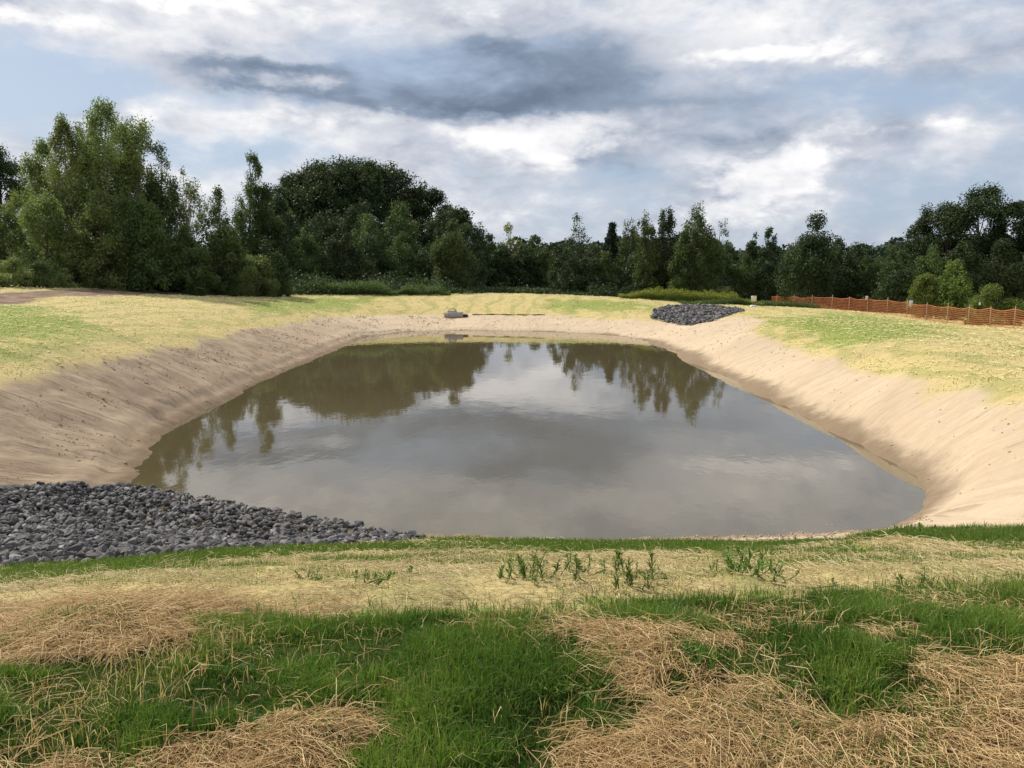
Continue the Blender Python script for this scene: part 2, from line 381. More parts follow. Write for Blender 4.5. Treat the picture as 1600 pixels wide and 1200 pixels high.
def gheight(x, y):
    """bilinear height from the built sheet"""
    x = np.asarray(x, float); y = np.asarray(y, float)
    ix = np.clip(np.searchsorted(xs, x) - 1, 0, nx - 2); iy = np.clip(np.searchsorted(ys, y) - 1, 0, ny - 2)
    fx = (x - xs[ix]) / (xs[ix + 1] - xs[ix]); fy = (y - ys[iy]) / (ys[iy + 1] - ys[iy]); Z = gz.reshape(ny, nx)
    return (Z[iy, ix] * (1 - fx) + Z[iy, ix + 1] * fx) * (1 - fy) + (Z[iy + 1, ix] * (1 - fx) + Z[iy + 1, ix + 1] * fx) * fy

# ---------------------------------------------------------------- materials
def mat(name):
    m = bpy.data.materials.new(name); m.use_nodes = True; g = G(m.node_tree); g.n.clear()
    b = g.node('ShaderNodeBsdfPrincipled'); o = g.node('ShaderNodeOutputMaterial'); g.l.new(b.outputs[0], o.inputs[0])
    b.inputs['Specular IOR Level'].default_value = .3
    return m, g, b
def bump(g, b, h, dist, strength=1.0):
    n = g.node('ShaderNodeBump'); n.inputs['Strength'].default_value = strength; n.inputs['Distance'].default_value = dist
    g.l.new(h, n.inputs['Height']); g.l.new(n.outputs[0], b.inputs['Normal'])

def ground_material():
    m, g, b = mat('ground_soil_mat')
    P = g.node('ShaderNodeNewGeometry').outputs['Position']
    aS, aR, aG, aD, aN = [g.attr(k).outputs['Fac'] for k in ('m_sand', 'm_rock', 'm_green', 'm_dirt', 'm_near')]
    uv = g.attr('shore').outputs['Vector']
    # straw mulch on seeded soil
    fine = g.noise(P, 22, 5, .7); mid = g.noise(P, 3.0, 6, .65); big = g.noise(P, .45, 5, .6)
    fib = g.noise(g.vm('MULTIPLY', P, (1, 5, 1)), 9, 5, .75, 1.2)
    straw = g.mix(g.ramp(fine, .3, .7), (.36, .27, .12), (.62, .51, .22))
    straw = g.mix(g.ramp(fib, .42, .62, 0, .3), straw, (.66, .56, .28))
    straw = g.mix(g.ramp(big, .45, .68, 0, .45), straw, (.45, .36, .20))
    grass = g.mix(g.ramp(fine, .3, .7), (.15, .20, .04), (.30, .36, .085))
    gm = g.ramp(g.add(g.add(g.mul(mid, .9), g.mul(big, .7)), g.mul(aG, .9)), .84, 1.26, 0, .92)
    field = g.mix(gm, straw, grass)
    rows = g.noise(g.vm('MULTIPLY', P, (.5, 2.6, 1)), 1.3, 5, .7, .5)
    field = g.mix(g.ramp(rows, .5, .66, 0, .45), field, (.34, .27, .15))
    field = g.mix(g.ramp(g.noise(P, 6, 5, .75), .52, .68, 0, .5), field, (.22, .24, .07))
    # worn bands from the seeding tractor across the far fields
    wave = g.node('ShaderNodeTexWave'); wave.wave_type = 'BANDS'; wave.bands_direction = 'X'; g.l.new(g.vm('ADD', P, g.vm('SCALE', g.noise(P, .12, 3, .5, col=True), scale=9)), wave.inputs['Vector'])
    wave.inputs['Scale'].default_value = .16; wave.inputs['Distortion'].default_value = 1.5; wave.inputs['Detail'].default_value = 2
    field = g.mix(g.mul(g.ramp(wave.outputs['Fac'], .72, .95), .38), field, (.20, .24, .07))
    # dried stalk litter underfoot
    lit = g.mix(g.ramp(g.noise(P, 60, 4, .7), .35, .65), (.13, .085, .038), (.42, .29, .14))
    lit = g.mix(g.mul(aG, .9), lit, (.035, .055, .012))
    field = g.mix(aN, field, lit)
    # erosion-control blanket on the banks
    sx = g.vm('MULTIPLY', uv, (2.2, .28, 1)); sx2 = g.vm('MULTIPLY', uv, (9, 1.6, 1))
    st1 = g.noise(sx, 1.5, 7, .68, .8); st2 = g.noise(sx2, 1.6, 5, .65, .4); pt = g.noise(P, .35, 4, .55)
    sc_ = g.mix(g.ramp(st1, .30, .70), (.46, .365, .255), (.57, .455, .32))
    sc_ = g.mix(g.ramp(st2, .44, .7, 0, .22), sc_, (.70, .54, .36))
    sc_ = g.mix(g.ramp(pt, .46, .7, 0, .30), sc_, (.43, .33, .225))
    sc_ = g.mix(g.ramp(g.noise(P, 5, 6, .75), .5, .7, 0, .35), sc_, (.40, .30, .20))
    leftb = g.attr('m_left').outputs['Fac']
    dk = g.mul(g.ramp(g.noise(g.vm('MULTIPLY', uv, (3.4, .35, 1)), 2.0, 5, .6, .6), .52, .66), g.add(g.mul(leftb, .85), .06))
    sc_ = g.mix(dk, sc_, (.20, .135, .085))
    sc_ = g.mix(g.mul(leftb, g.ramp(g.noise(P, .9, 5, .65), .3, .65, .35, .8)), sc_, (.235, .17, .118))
    rollfac = g.m('PINGPONG', g.add(g.node('ShaderNodeSeparateXYZ').outputs[0], 0), 1.2)
    sh_ = g.node('ShaderNodeSeparateXYZ'); g.l.new(uv, sh_.inputs[0])
    seam = g.m('PINGPONG', g.add(sh_.outputs[0], g.mul(g.noise(P, .6, 3, .5), .5)), 1.22)
    seam = g.mul(g.ramp(seam, .0, .05, 1, 0), g.ramp(g.noise(P, .8, 3, .5), .45, .6))
    sc_ = g.mix(g.mul(seam, .5), sc_, (.22, .15, .10))
    wet = g.ramp(g.add(sh_.outputs[1], g.mul(g.sub(g.noise(P, 1.6, 4, .6), .5), .9)), .05, .75, 1, 0)
    sc_ = g.mix(g.mul(wet, .8), sc_, (.17, .12, .075))
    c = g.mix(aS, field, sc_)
    dirtc = g.mix(g.ramp(g.noise(P, 1.4, 5, .6), .35, .65), (.14, .095, .07), (.27, .19, .135))
    c = g.mix(aD, c, dirtc)
    c = g.mix(aR, c, (.06, .058, .055))
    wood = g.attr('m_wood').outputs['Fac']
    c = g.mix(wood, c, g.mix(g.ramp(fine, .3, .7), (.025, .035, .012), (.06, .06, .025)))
    g.l.new(c, b.inputs['Base Color']); b.inputs['Roughness'].default_value = .95; b.inputs['Specular IOR Level'].default_value = .1
    h = g.add(g.add(g.mul(fine, .35), g.mul(fib, .5)), g.mul(g.mul(st2, aS), 1.0))
    bump(g, b, h, .035)
    return m
M = {}
M['ground'] = ground_material()

def leafmat(name, c0, c1, c2, trans=.3, rough=.6):
    m, g, b = mat(name)
    t = g.attr('tint').outputs['Fac']
    oi = g.node('ShaderNodeObjectInfo').outputs['Random']
    c = g.mix(g.ramp(t, 0, .5, smooth=False), c0, c1); c = g.mix(g.ramp(t, .5, 1, smooth=False), c, c2)
    hs = g.node('ShaderNodeHueSaturation'); g.put(hs.inputs['Hue'], g.ramp(oi, 0, 1, .485, .512, False)); g.put(hs.inputs['Value'], g.ramp(oi, 0, 1, .85, 1.18, False)); hs.inputs['Saturation'].default_value = 1; g.l.new(c, hs.inputs['Color'])
    c = hs.outputs[0]
    g.l.new(c, b.inputs['Base Color']); b.inputs['Roughness'].default_value = rough; b.inputs['Specular IOR Level'].default_value = .15
    tr = g.node('ShaderNodeBsdfTranslucent'); g.l.new(g.vm('MULTIPLY', c, (1.25, 1.35, .7)), tr.inputs[0])
    mx = g.node('ShaderNodeMixShader'); mx.inputs[0].default_value = trans
    g.l.new(b.outputs[0], mx.inputs[1]); g.l.new(tr.outputs[0], mx.inputs[2])
    out = [n for n in g.n if n.type == 'OUTPUT_MATERIAL'][0]; g.l.new(mx.outputs[0], out.inputs[0])
    return m
M['oak'] = leafmat('leaf_dark', (.022, .036, .017), (.044, .066, .027), (.075, .10, .038), .2)
M['poplar'] = leafmat('leaf_poplar', (.085, .11, .042), (.155, .19, .072), (.23, .27, .11), .38)
M['mid'] = leafmat('leaf_mid', (.038, .060, .023), (.075, .108, .038), (.12, .16, .055), .28)
M['shrub'] = leafmat('leaf_shrub', (.07, .10, .025), (.12, .16, .04), (.19, .23, .065), .3)
M['pine'] = leafmat('needle', (.012, .024, .014), (.022, .04, .020), (.035, .055, .026), .1)
M['distant'] = leafmat('leaf_distant', (.018, .032, .020), (.030, .050, .028), (.045, .066, .034), .1)
M['grass'] = leafmat('grass_blade', (.038, .075, .013), (.085, .15, .025), (.20, .26, .055), .32)
M['sedge'] = leafmat('grass_sparse', (.06, .11, .02), (.13, .20, .04), (.25, .30, .075), .3)
M['straw'] = leafmat('straw_stalk', (.32, .205, .085), (.64, .46, .215), (.84, .70, .41), .2, .55)
M['mulch'] = leafmat('straw_mulch', (.44, .35, .17), (.66, .56, .28), (.80, .71, .42), .15, .6)
M['weed'] = leafmat('weed_leaf', (.065, .115, .028), (.12, .19, .045), (.19, .26, .07), .32)
M['goldenrod'] = leafmat('goldenrod_tops', (.06, .10, .022), (.12, .16, .03), (.27, .27, .05), .25)
def simple(name, c, rough=.8, scale=20, c2=None, bd=.01, spec=.3, metal=0):
    m, g, b = mat(name); P = g.node('ShaderNodeTexCoord').outputs['Object']
    n = g.noise(P, scale, 5, .65); c2 = c2 or tuple(x * .6 for x in c)
    g.l.new(g.mix(g.ramp(n, .3, .7), c2, c), b.inputs['Base Color']); b.inputs['Roughness'].default_value = rough
    b.inputs['Specular IOR Level'].default_value = spec; b.inputs['Metallic'].default_value = metal
    bump(g, b, n, bd); return m
M['bark'] = simple('bark', (.13, .11, .085), .9, 6, (.06, .05, .04), .03)
M['pale_bark'] = simple('pale_bark', (.34, .32, .27), .85, 5, (.16, .15, .12), .02)
M['concrete'] = simple('concrete', (.42, .38, .36), .9, 9, (.26, .23, .21), .01)
M['iron'] = simple('dark_iron', (.03, .03, .03), .6, 12, (.018, .018, .018), .003)
M['net'] = simple('orange_net', (.55, .19, .075), .6, 1.5, (.34, .12, .055), .001)
M['stake'] = simple('wood_stake', (.46, .33, .20), .85, 14, (.30, .2, .12), .004)
M['white'] = simple('white_plastic', (.80, .80, .78), .5, 8, (.68, .68, .64), .001)
M['cream'] = simple('cream_panel', (.72, .68, .50), .55, 8, (.58, .54, .38), .001)
M['clod'] = simple('soil_clod', (.42, .32, .22), .95, 20, (.28, .205, .14), .005)
M['wattle'] = simple('dark_fibre', (.16, .11, .07), .95, 18, (.06, .042, .028), .02)
def stone_mat():
    m, g, b = mat('grey_stone'); P = g.node('ShaderNodeTexCoord').outputs['Object']
    oi = g.node('ShaderNodeObjectInfo').outputs['Random']; t = g.attr('tint').outputs['Fac']
    k = g.m('FRACT', g.add(g.mul(t, 1.0), g.mul(oi, 1.0)))
    c = g.mix(g.ramp(k, 0, 1, smooth=False), (.052, .049, .048), (.165, .155, .150))
    c = g.mix(g.ramp(k, .93, .97, 0, .6), c, (.32, .31, .32))
    n = g.noise(P, 14, 6, .7); c = g.mix(g.ramp(n, .45, .75, 0, .5), c, (.20, .195, .20))
    g.l.new(c, b.inputs['Base Color']); b.inputs['Roughness'].default_value = .8; bump(g, b, n, .015); return m
M['stone'] = stone_mat()
def water_mat():
    m, g, b = mat('murky_water'); P = g.node('ShaderNodeNewGeometry').outputs['Position']
    c = g.mix(g.ramp(g.noise(P, .15, 3, .5), .35, .65), (.088, .070, .036), (.100, .081, .043))
    g.l.new(c, b.inputs['Base Color']); b.inputs['Roughness'].default_value = .025; b.inputs['IOR'].default_value = 1.55
    b.inputs['Specular IOR Level'].default_value = .6
    h = g.add(g.mul(g.noise(g.vm('MULTIPLY', P, (1, .55, 1)), 1.6, 3, .5), 1.0), g.mul(g.noise(P, 7, 2, .5), .12))
    bump(g, b, h, .0035); return m
M['water'] = water_mat()

# ---------------------------------------------------------------- ground and water
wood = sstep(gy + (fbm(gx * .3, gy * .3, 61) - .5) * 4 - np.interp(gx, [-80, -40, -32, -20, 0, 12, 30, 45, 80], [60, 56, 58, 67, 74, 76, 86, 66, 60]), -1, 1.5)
ground = build('ground', np.stack([gx, gy, gz], 1), quads, None, M['ground'], attrs=dict(m_sand=sand * (1 - wood), m_rock=rock, m_green=green, m_dirt=dirt, m_near=near * (np.abs(gx) < 40),
               m_left=sstep(-gx, 2, 7) * sstep(60 - gy, 0, 25), m_wood=wood, shore=np.stack([arc, sh, 0 * sh], 1)), smooth=True)
tag(ground, kind='structure')
wx = np.linspace(-15, 15, 16); wy = np.linspace(11, 62, 26); WX, WY = np.meshgrid(wx, wy)
i0 = (np.arange(25)[:, None] * 16 + np.arange(15)[None]).ravel()
wobj = build('pond_water', np.stack([WX.ravel(), WY.ravel(), np.full(WX.size, WZ)], 1), np.stack([i0, i0 + 1, i0 + 17, i0 + 16], 1), None, M['water'], smooth=True)
tag(wobj, kind='structure')

# ---------------------------------------------------------------- grass and straw
def blades(name, x, y, h, wd, m, lean=.35, tint=None, z=None, droop=.25):
    n = len(x); z = gheight(x, y) if z is None else z
    a = rng.uniform(0, 2 * math.pi, n); la = rng.uniform(0, 2 * math.pi, n); ln = rng.normal(0, lean, n)
    ax, ay = np.cos(a) * wd / 2, np.sin(a) * wd / 2
    ox, oy = np.cos(la) * ln * h, np.sin(la) * ln * h
    b = np.stack([x, y, z - .01], 1)
    side = np.stack([ax, ay, 0 * ax], 1)
    m1 = b + np.stack([ox * .4, oy * .4, h * .6], 1); t = b + np.stack([ox, oy, h * (1 - droop * np.abs(ln))], 1)
    V = np.stack([b - side, b + side, m1 + side * .75, m1 - side * .75, t], 1).reshape(-1, 3)
    k = np.arange(n) * 5
    tn = rng.uniform(0, 1, n) if tint is None else tint
    return build(name, V, np.stack([k, k + 1, k + 2, k + 3], 1), np.stack([k + 3, k + 2, k + 4], 1), m, attrs=dict(tint=np.repeat(tn, 5)))
def stalks(name, x, y, L, wd, m, up=.25, zoff=.03, tint=None):
    """bent dry stems lying in a tangle, each a three-sided sliver"""
    n = len(x); z = gheight(x, y) + np.abs(rng.normal(0, zoff, n)) + .004
    a = (fbm(x * 1.3, y * 1.3, 55) * 9 + rng.normal(0, .9, n)); e = rng.normal(0, up, n); e2 = e - np.abs(rng.normal(0, .3, n)); bend = rng.normal(0, .3, n)
    d1 = np.stack([np.cos(a) * np.cos(e), np.sin(a) * np.cos(e), np.abs(np.sin(e))], 1)
    d2 = np.stack([np.cos(a + bend) * np.cos(e2), np.sin(a + bend) * np.cos(e2), np.sin(e2)], 1)
    p0 = np.stack([x, y, z], 1); p1 = p0 + d1 * (L * .5)[:, None]; p2 = p1 + d2 * (L * .5)[:, None]
    gz1 = gheight(p2[:, 0], p2[:, 1]) + .004; p2[:, 2] = np.maximum(p2[:, 2], gz1)
    s = np.stack([-np.sin(a), np.cos(a), 0 * a], 1) * (wd / 2)[:, None]; upv = np.zeros_like(s); upv[:, 2] = wd * .7
    V = np.stack([p0 - s, p0 + s, p0 + upv, p1 - s, p1 + s, p1 + upv, p2 - s * .5, p2 + s * .5, p2 + upv * .5], 1).reshape(-1, 3)
    k = np.arange(n)[:, None] * 9
    Q = np.concatenate([k + np.array([[i, j, j + 3, i + 3]]) for i, j in ((0, 1), (1, 2), (2, 0), (3, 4), (4, 5), (5, 3))])
    tn = rng.beta(2, 2, n) if tint is None else tint
    return build(name, V, Q, None, m, attrs=dict(tint=np.repeat(tn, 9)))
def sample(n, x0, x1, y0, y1, wedge=None):
    y = np.sqrt(rng.uniform(y0 ** 2, y1 ** 2, n)) if wedge else rng.uniform(y0, y1, n)
    if wedge: x = rng.uniform(-1, 1, n) * (wedge * y + 1.0)
    else: x = rng.uniform(x0, x1, n)
    return x, y
# foreground: lush band on the crest
x, y = sample(420000, 0, 0, 1.5, 4.35, .78)
mg = masks(x, y)[4]; cl = fbm(x * 3, y * 3, 71); patch = fbm(x * 1.1, y * 1.1, 72)
keep = rng.uniform(0, 1, len(x)) < mg * (.62 + .8 * sstep(cl, .3, .6)) * sstep(crest(x) + .03 + (patch - .5) * .06 - y, -.02, .02)
x, y = x[keep], y[keep]; cl = cl[keep]; print('grass', len(x)); dead = rng.uniform(0, 1, len(x)) < .02 + .08 * sstep(fbm(x * 2, y * 2, 73), .45, .65)
tag(blades('dead_grass', x[dead], y[dead], rng.uniform(.03, .13, dead.sum()), rng.uniform(.002, .004, dead.sum()), M['straw'], .7), kind='stuff')
x, y, cl = x[~dead], y[~dead], cl[~dead]
hh = (.035 + .07 * sstep(cl, .35, .65)) * (1 - .2 * sstep(y - crest(x), -.5, 0)) * rng.uniform(.5, 1.25, len(x))
tag(blades('lush_grass', x, y, hh, rng.uniform(.003, .006, len(x)), M['grass'], .6, np.clip(rng.beta(2, 2.4, len(x)) * .6 + sstep(cl, .3, .7) * .25 + (fbm(x * 1.8, y * 1.8, 74) - .42) * 1.1, 0, 1)), kind='stuff')
# foreground: dead hay
x, y = sample(360000, 0, 0, 1.5, 4.6, .78)
mk_ = masks(x, y); pile = sum(np.exp(-((x - b[0]) ** 2 + (y - b[1]) ** 2) / b[2] ** 2) for b in BUMPS)
keep = rng.uniform(0, 1, len(x)) < np.clip((1 - mk_[4]) ** 1.5 * (.55 + .45 * sstep(fbm(x * 5, y * 5, 78), .35, .55)) + .012 + .05 * sstep(fbm(x * 1.7, y * 1.7, 76), .55, .75), 0, 1) * (.35 + .65 * sstep(fbm(x * 2.2, y * 2.2, 77), .3, .6) + pile) * np.clip(sstep(crest(x) - y, -.03, .06) + np.exp(-((x - LM[0]) ** 2 / .5 + (y - LM[1]) ** 2 / .10)) * 1.3, 0, 1)
x, y = x[keep], y[keep]; print('straw', len(x))
tag(stalks('dry_hay', x, y, np.where(rng.uniform(0, 1, len(x)) < .12, rng.uniform(.12, .28, len(x)), rng.uniform(.03, .13, len(x))), rng.uniform(.0013, .0036, len(x)), M['straw'], .26, .02), kind='stuff')
# sparse standing green shoots through the hay
x, y = sample(90000, 0, 0, 1.5, 4.0, .78)
keep = (masks(x, y)[4] < .5) & (y < crest(x)) & (rng.uniform(0, 1, len(x)) < sstep(fbm(x * 2.5, y * 2.5, 79), .5, .66)); x, y = x[keep], y[keep]
tag(blades('sparse_grass', x, y, rng.uniform(.03, .10, len(x)), rng.uniform(.003, .005, len(x)), M['grass'], .5), kind='stuff')
# the slope below the crest: mulch fibres and thin young grass
x, y = sample(330000, 0, 0, 3.6, 13.5, .74)
mk_ = masks(x, y); s_ok = (mk_[2] < .5) & (mk_[3] < .4) & (mk_[0] > .15)
f = fbm(x * 1.6, y * 1.6, 81); f2 = fbm(x * 6, y * 6, 82)
far_k = np.clip(y / 8, .6, 1.5)
keep = s_ok & (rng.uniform(0, 1, len(x)) < np.clip(mk_[4] * 1.3 + .8 * sstep(f, .42, .60) * sstep(f2, .35, .6) + .3 * sstep(f2, .5, .7) + .06, 0, 1))
xg, yg = x[keep], y[keep]; gg = mk_[4][keep]; print('slope grass', len(xg))
tag(blades('slope_grass', xg, yg, (.035 + .05 * gg) * rng.uniform(.5, 1.5, len(xg)) * (1 + .6 * (xg > 5) * gg), rng.uniform(.004, .008, len(xg)) * far_k[keep], M['sedge'], .5,
    np.clip(rng.beta(2, 2, len(xg)) - .25 * gg, 0, 1)), kind='stuff')
keep = s_ok & (rng.uniform(0, 1, len(x)) < np.clip(.34 - mk_[4] * .3, 0, 1) * sstep(fbm(x * 2.3, y * 2.3, 84), .2, .6))
xg, yg = x[keep], y[keep]; print('slope mulch', len(xg))
tag(stalks('straw_mulch', xg, yg, rng.uniform(.05, .18, len(xg)), rng.uniform(.004, .008, len(xg)) * far_k[keep], M['mulch'], .18, .012), kind='stuff')
# left and right fields, seen from afar
x = rng.uniform(-40, 40, 420000); y = rng.uniform(11, 74, 420000)
mk_ = masks(x, y); s_ok = (mk_[2] < .3) & (mk_[3] < .3) & (mk_[0] > 1.0) & (mk_[5] < .5)
f = fbm(x * .35, y * .35, 91) ; f2 = fbm(x * 1.7, y * 1.7, 92)
keep = s_ok & (rng.uniform(0, 1, len(x)) < np.clip(mk_[4] * .9 + .5 * sstep(f, .5, .7) + .3 * sstep(f2, .55, .75) + .02, 0, 1)) & (np.abs(x) > 8 - 12 * (y > 55))
xg, yg = x[keep], y[keep]; print('field tufts', len(xg))
tag(blades('field_grass', xg, yg, rng.uniform(.02, .06, len(xg)), rng.uniform(.02, .04, len(xg)), M['sedge'], .6, rng.uniform(.5, 1, len(xg))), kind='stuff')
keep = s_ok & (rng.uniform(0, 1, len(x)) < .10) & (np.abs(x) > 8 - 12 * (y > 55))
xg, yg = x[keep], y[keep]
tag(stalks('field_straw', xg, yg, rng.uniform(.12, .3, len(xg)), rng.uniform(.015, .03, len(xg)), M['mulch'], .2, .012, rng.beta(3, 2, len(xg))), kind='stuff')

# single tall weeds and stalks that stand out
def weed(px, py, h, n, spread, label, kindname='weed_plant', m='weed', grp=None, seed=0, lw=.014):
    h *= .62; X, Y = project(px, py); r = np.random.default_rng(seed); z0 = float(gheight(X, Y))
    root = empty(kindname, (X, Y, z0)); tag(root, label, 'weed', grp)
    st = MB(); lv = []; lt = []
    for i in range(n):
        bx, by = r.normal(0, spread, 2); hh_ = h * r.uniform(.55, 1.1); tx, ty = bx + r.normal(0, .22) * hh_, by + r.normal(0, .22) * hh_
        zb = float(gheight(X + bx, Y + by)) - z0 - .01
        st.tube([(0, 0, -.03), (bx * .7, by * .7, zb + .01), ((bx + tx) / 2 + r.normal(0, .01), (by + ty) / 2, zb + hh_ * .5), (tx, ty, zb + hh_)], [.004, .0035, .003, .0015], 4)
        for k in range(int(12 + hh_ * 110)):
            t = r.uniform(.12, 1.0); p = np.array([bx + (tx - bx) * t, by + (ty - by) * t, zb + hh_ * t]); a = r.uniform(0, 6.28); L = (.015 + hh_ * r.uniform(.12, .30)) * (1.15 - .5 * t) * (1.7 if seed % 2 else 1); e = r.uniform(.1, .9) + .5 * (seed % 2)
            d = np.array([math.cos(a) * math.cos(e), math.sin(a) * math.cos(e), math.sin(e)]); s = np.array([-math.sin(a), math.cos(a), 0]) * lw / 2
            lv += [p, p + d * L * .45 - s, p + d * L - [0, 0, L * .25], p + d * L * .45 + s]; lt += [r.uniform(0, 1)] * 4
    st.build('stem', M[m], root)
    q = np.arange(len(lv) // 4)[:, None] * 4 + np.arange(4)[None]
    build('foliage', lv, q, None, M[m], root, dict(tint=lt))
for i, (px, py, h, n, s, lab) in enumerate([
    (845, 908, .30, 9, .10, 'clump of thin dark green weeds on the straw slope, left of centre below the water'),
    (815, 905, .20, 7, .10, 'low fringe of weeds at the left foot of the tall dark weed clump'),
    (895, 903, .22, 8, .09, 'bushy weed right beside the tallest weed clump on the straw slope'),
    (975, 912, .24, 9, .11, 'loose bent weeds on the pale straw strip below the middle of the pond'),
    (1010, 905, .15, 6, .07, 'short weed at the right end of the bent weeds on the pale straw strip'),
    (1155, 895, .26, 12, .12, 'bushy green weed on the straw slope, left of the small straw heap at right'),
    (1215, 900, .16, 7, .12, 'low spreading weed between the bushy weed and the small straw heap'),
    (1437, 852, .34, 3, .04, 'broad leaved weed sticking up above the grass by the right shore'),
    (1305, 850, .20, 6, .12, 'thin upright weed at the water edge near the right corner of the pond'),
    (1240, 852, .18, 5, .12, 'wispy weed at the water edge, left of the thin upright one'),
    (1430, 905, .18, 7, .12, 'green weed tuft just beyond the crest near the right edge of the picture'),
    (1075, 1050, .13, 9, .035, 'leafy green seedling tuft in the dry hay, right of the hay heap'),
    (920, 1085, .11, 9, .05, 'dark leafy tuft in the hay just below the hay heap'),
    (1260, 1078, .10, 9, .07, 'leafy tuft at the lower tip of the green patch in the hay at right'),
    (980, 880, .12, 6, .1, 'faint low weed above the bent weeds on the straw strip'),
    (560, 905, .13, 7, .18, 'scattered low weed on the straw slope below the tip of the stone pile'),
    (490, 900, .11, 6, .15, 'small weed on the straw slope left of centre, under the stone pile')]):
    weed(px, py, h, n, s, lab, 'weed_plant', 'weed', None, 100 + i, .022 if 'broad' in lab else .010)
def stalk(px, py, L, az_, el_, label, rad=.003):
    X, Y = project(px, py); z = float(gheight(X, Y)); d = Vector((math.cos(az_) * math.cos(el_), math.sin(az_) * math.cos(el_), math.sin(el_)))
    mb = MB(); p = Vector((X, Y, z - .01)); pts = [p + d * L * t + Vector((0, 0, -L * .12 * t * t)) for t in (0, .3, .6, 1)]
    mb.tube(pts, [rad, rad, rad * .9, rad * .6], 5)
    tag(mb.build('dry_stalk', M['straw']), label, 'dry stalk')
for a in [(298, 1120, .17, 1.5, 1.4, 'tall pale stalk standing upright in the grass at lower left'),
          (178, 1090, .13, 1.2, 1.2, 'short pale leaning stalk left of the upright one in the grass'),
          (65, 1145, .15, 2.4, .9, 'bent pale stalk near the left edge in the grass'),
          (525, 1045, .07, 1.2, 1.3, 'small dry seed stalk in the lush grass left of centre', .005),
          (800, 1100, .10, 1.9, 1.0, 'thin dry stalk leaning in the grass below the middle'),
          (840, 1025, .14, 2.6, .25, 'dry stalk lying slanted on the grass left of the hay heap'),
          (1000, 985, .2, -.5, .3, 'long dry stalk poking from the right of the hay heap'),
          (1480, 1090, .09, 1.8, 1.3, 'short pale stub standing in the hay at right')]:
    stalk(*a)

# ---------------------------------------------------------------- stones
import bmesh
def stone_proto(seed):
    r = np.random.default_rng(seed); bm = bmesh.new()
    for _ in range(15):
        v = r.normal(0, 1, 3); v /= np.linalg.norm(v); v *= r.uniform(.85, 1.05); v *= np.array([1, r.uniform(.6, .85), r.uniform(.45, .7)])
        bm.verts.new(v)
    bmesh.ops.convex_hull(bm, input=bm.verts)
    for v in [v for v in bm.verts if not v.link_faces]: bm.verts.remove(v)
    bmesh.ops.bevel(bm, geom=list(bm.edges), offset=.025, segments=1, affect='EDGES')
    bmesh.ops.triangulate(bm, faces=bm.faces)
    me = bpy.data.meshes.new('stone'); bm.to_mesh(me); bm.free(); me.materials.append(M['stone'])
    return me
protos = [stone_proto(500 + i) for i in range(14)]
parr = []
for me in protos:
    v = np.empty(len(me.vertices) * 3); me.vertices.foreach_get('co', v); t = np.empty(len(me.polygons) * 3, np.int32); me.polygons.foreach_get('vertices', t); parr.append((v.reshape(-1, 3), t.reshape(-1, 3)))
from mathutils import Euler, Matrix
def stones(P, n, r0, r1, layers):
    out = []; lo_, hi_ = P.min(0), P.max(0)
    x = rng.uniform(lo_[0], hi_[0], n * 4); y = rng.uniform(lo_[1], hi_[1], n * 4); d, _ = polydist(x, y, P)
    ok = d + (fbm(x * 3, y * 3, 5) - .5) * .35 > .02; x, y, d = x[ok][:n], y[ok][:n], d[ok][:n]; z = np.maximum(gheight(x, y), WZ - .02)
    for i in range(len(x)):
        r = r0 + (r1 - r0) * random.random() ** 1.8
        out.append((x[i], y[i], z[i] + r * random.uniform(-.25, .45) + random.uniform(0, layers) * min(1, d[i] * 2), r, random.randrange(14), (random.uniform(-.7, .7), random.uniform(-.7, .7), random.uniform(0, 6.28))))
    return out
def stone_stuff(name, S, label):
    V = []; T = []; tn = []; k = 0
    for x, y, z, r, p, e_ in S:
        v, t = parr[p]; Mx = np.array(Euler(e_).to_matrix()); V.append(v @ Mx.T * r + [x, y, z]); T.append(t + k); tn.append(np.full(len(v), random.random())); k += len(v)
    tag(build(name, np.concatenate(V), None, np.concatenate(T), M['stone'], attrs=dict(tint=np.concatenate(tn))), kind='stuff')
ROCKTOP = np.array([(-14., 14.5)] + [project(*p) for p in [(0, 757), (200, 758), (290, 763), (400, 784), (480, 798), (560, 812), (620, 824), (660, 834)]])
ROCKTOP = ROCKTOP[np.argsort(ROCKTOP[:, 0])]
S = stones(ROCK, 12500, .03, .11, .09)
def vis(s):
    x, y, z, r = s[:4]; px = 800 + F * x / y
    return (r / math.hypot(x, y)) * (1 if (5 < px < 1600 and y < 17) else .01)
# keep the ones standing proud of their neighbours first
cell = {}
for s in S:
    k = (round(s[0] / .2), round(s[1] / .2))
    if k not in cell or s[2] + s[3] * .4 > cell[k][2] + cell[k][3] * .4: cell[k] = s
top = sorted(cell.values(), key=vis, reverse=True)[:300]; tid = {id(s) for s in top}
for s in top:
    x, y, z, r, p, e_ = s
    o = bpy.data.objects.new('stone', protos[p]); COL.objects.link(o); o.location = (x, y, z); o.rotation_euler = e_; o.scale = (r, r, r)
    u_ = (800 + F * x / y, )[0]; hi_ = y / max(np.interp(x, ROCKTOP[:, 0], ROCKTOP[:, 1]), 1)
    zone = 'on the water side rim' if hi_ > .86 else ('on the grassy rim' if hi_ < .66 else 'in the middle')
    part_ = 'at its left end' if u_ < 170 else ('halfway along it' if u_ < 400 else 'at its right tip')
    tag(o, f'dark angular stone {zone} of the near pile {part_}', 'stone', f'stones {zone} of the near pile {part_}')
stone_stuff('stone_pile', [s for s in S if id(s) not in tid], '')
stone_stuff('stone_spillway', stones(FROCK, 2200, .09, .24, .1), '')

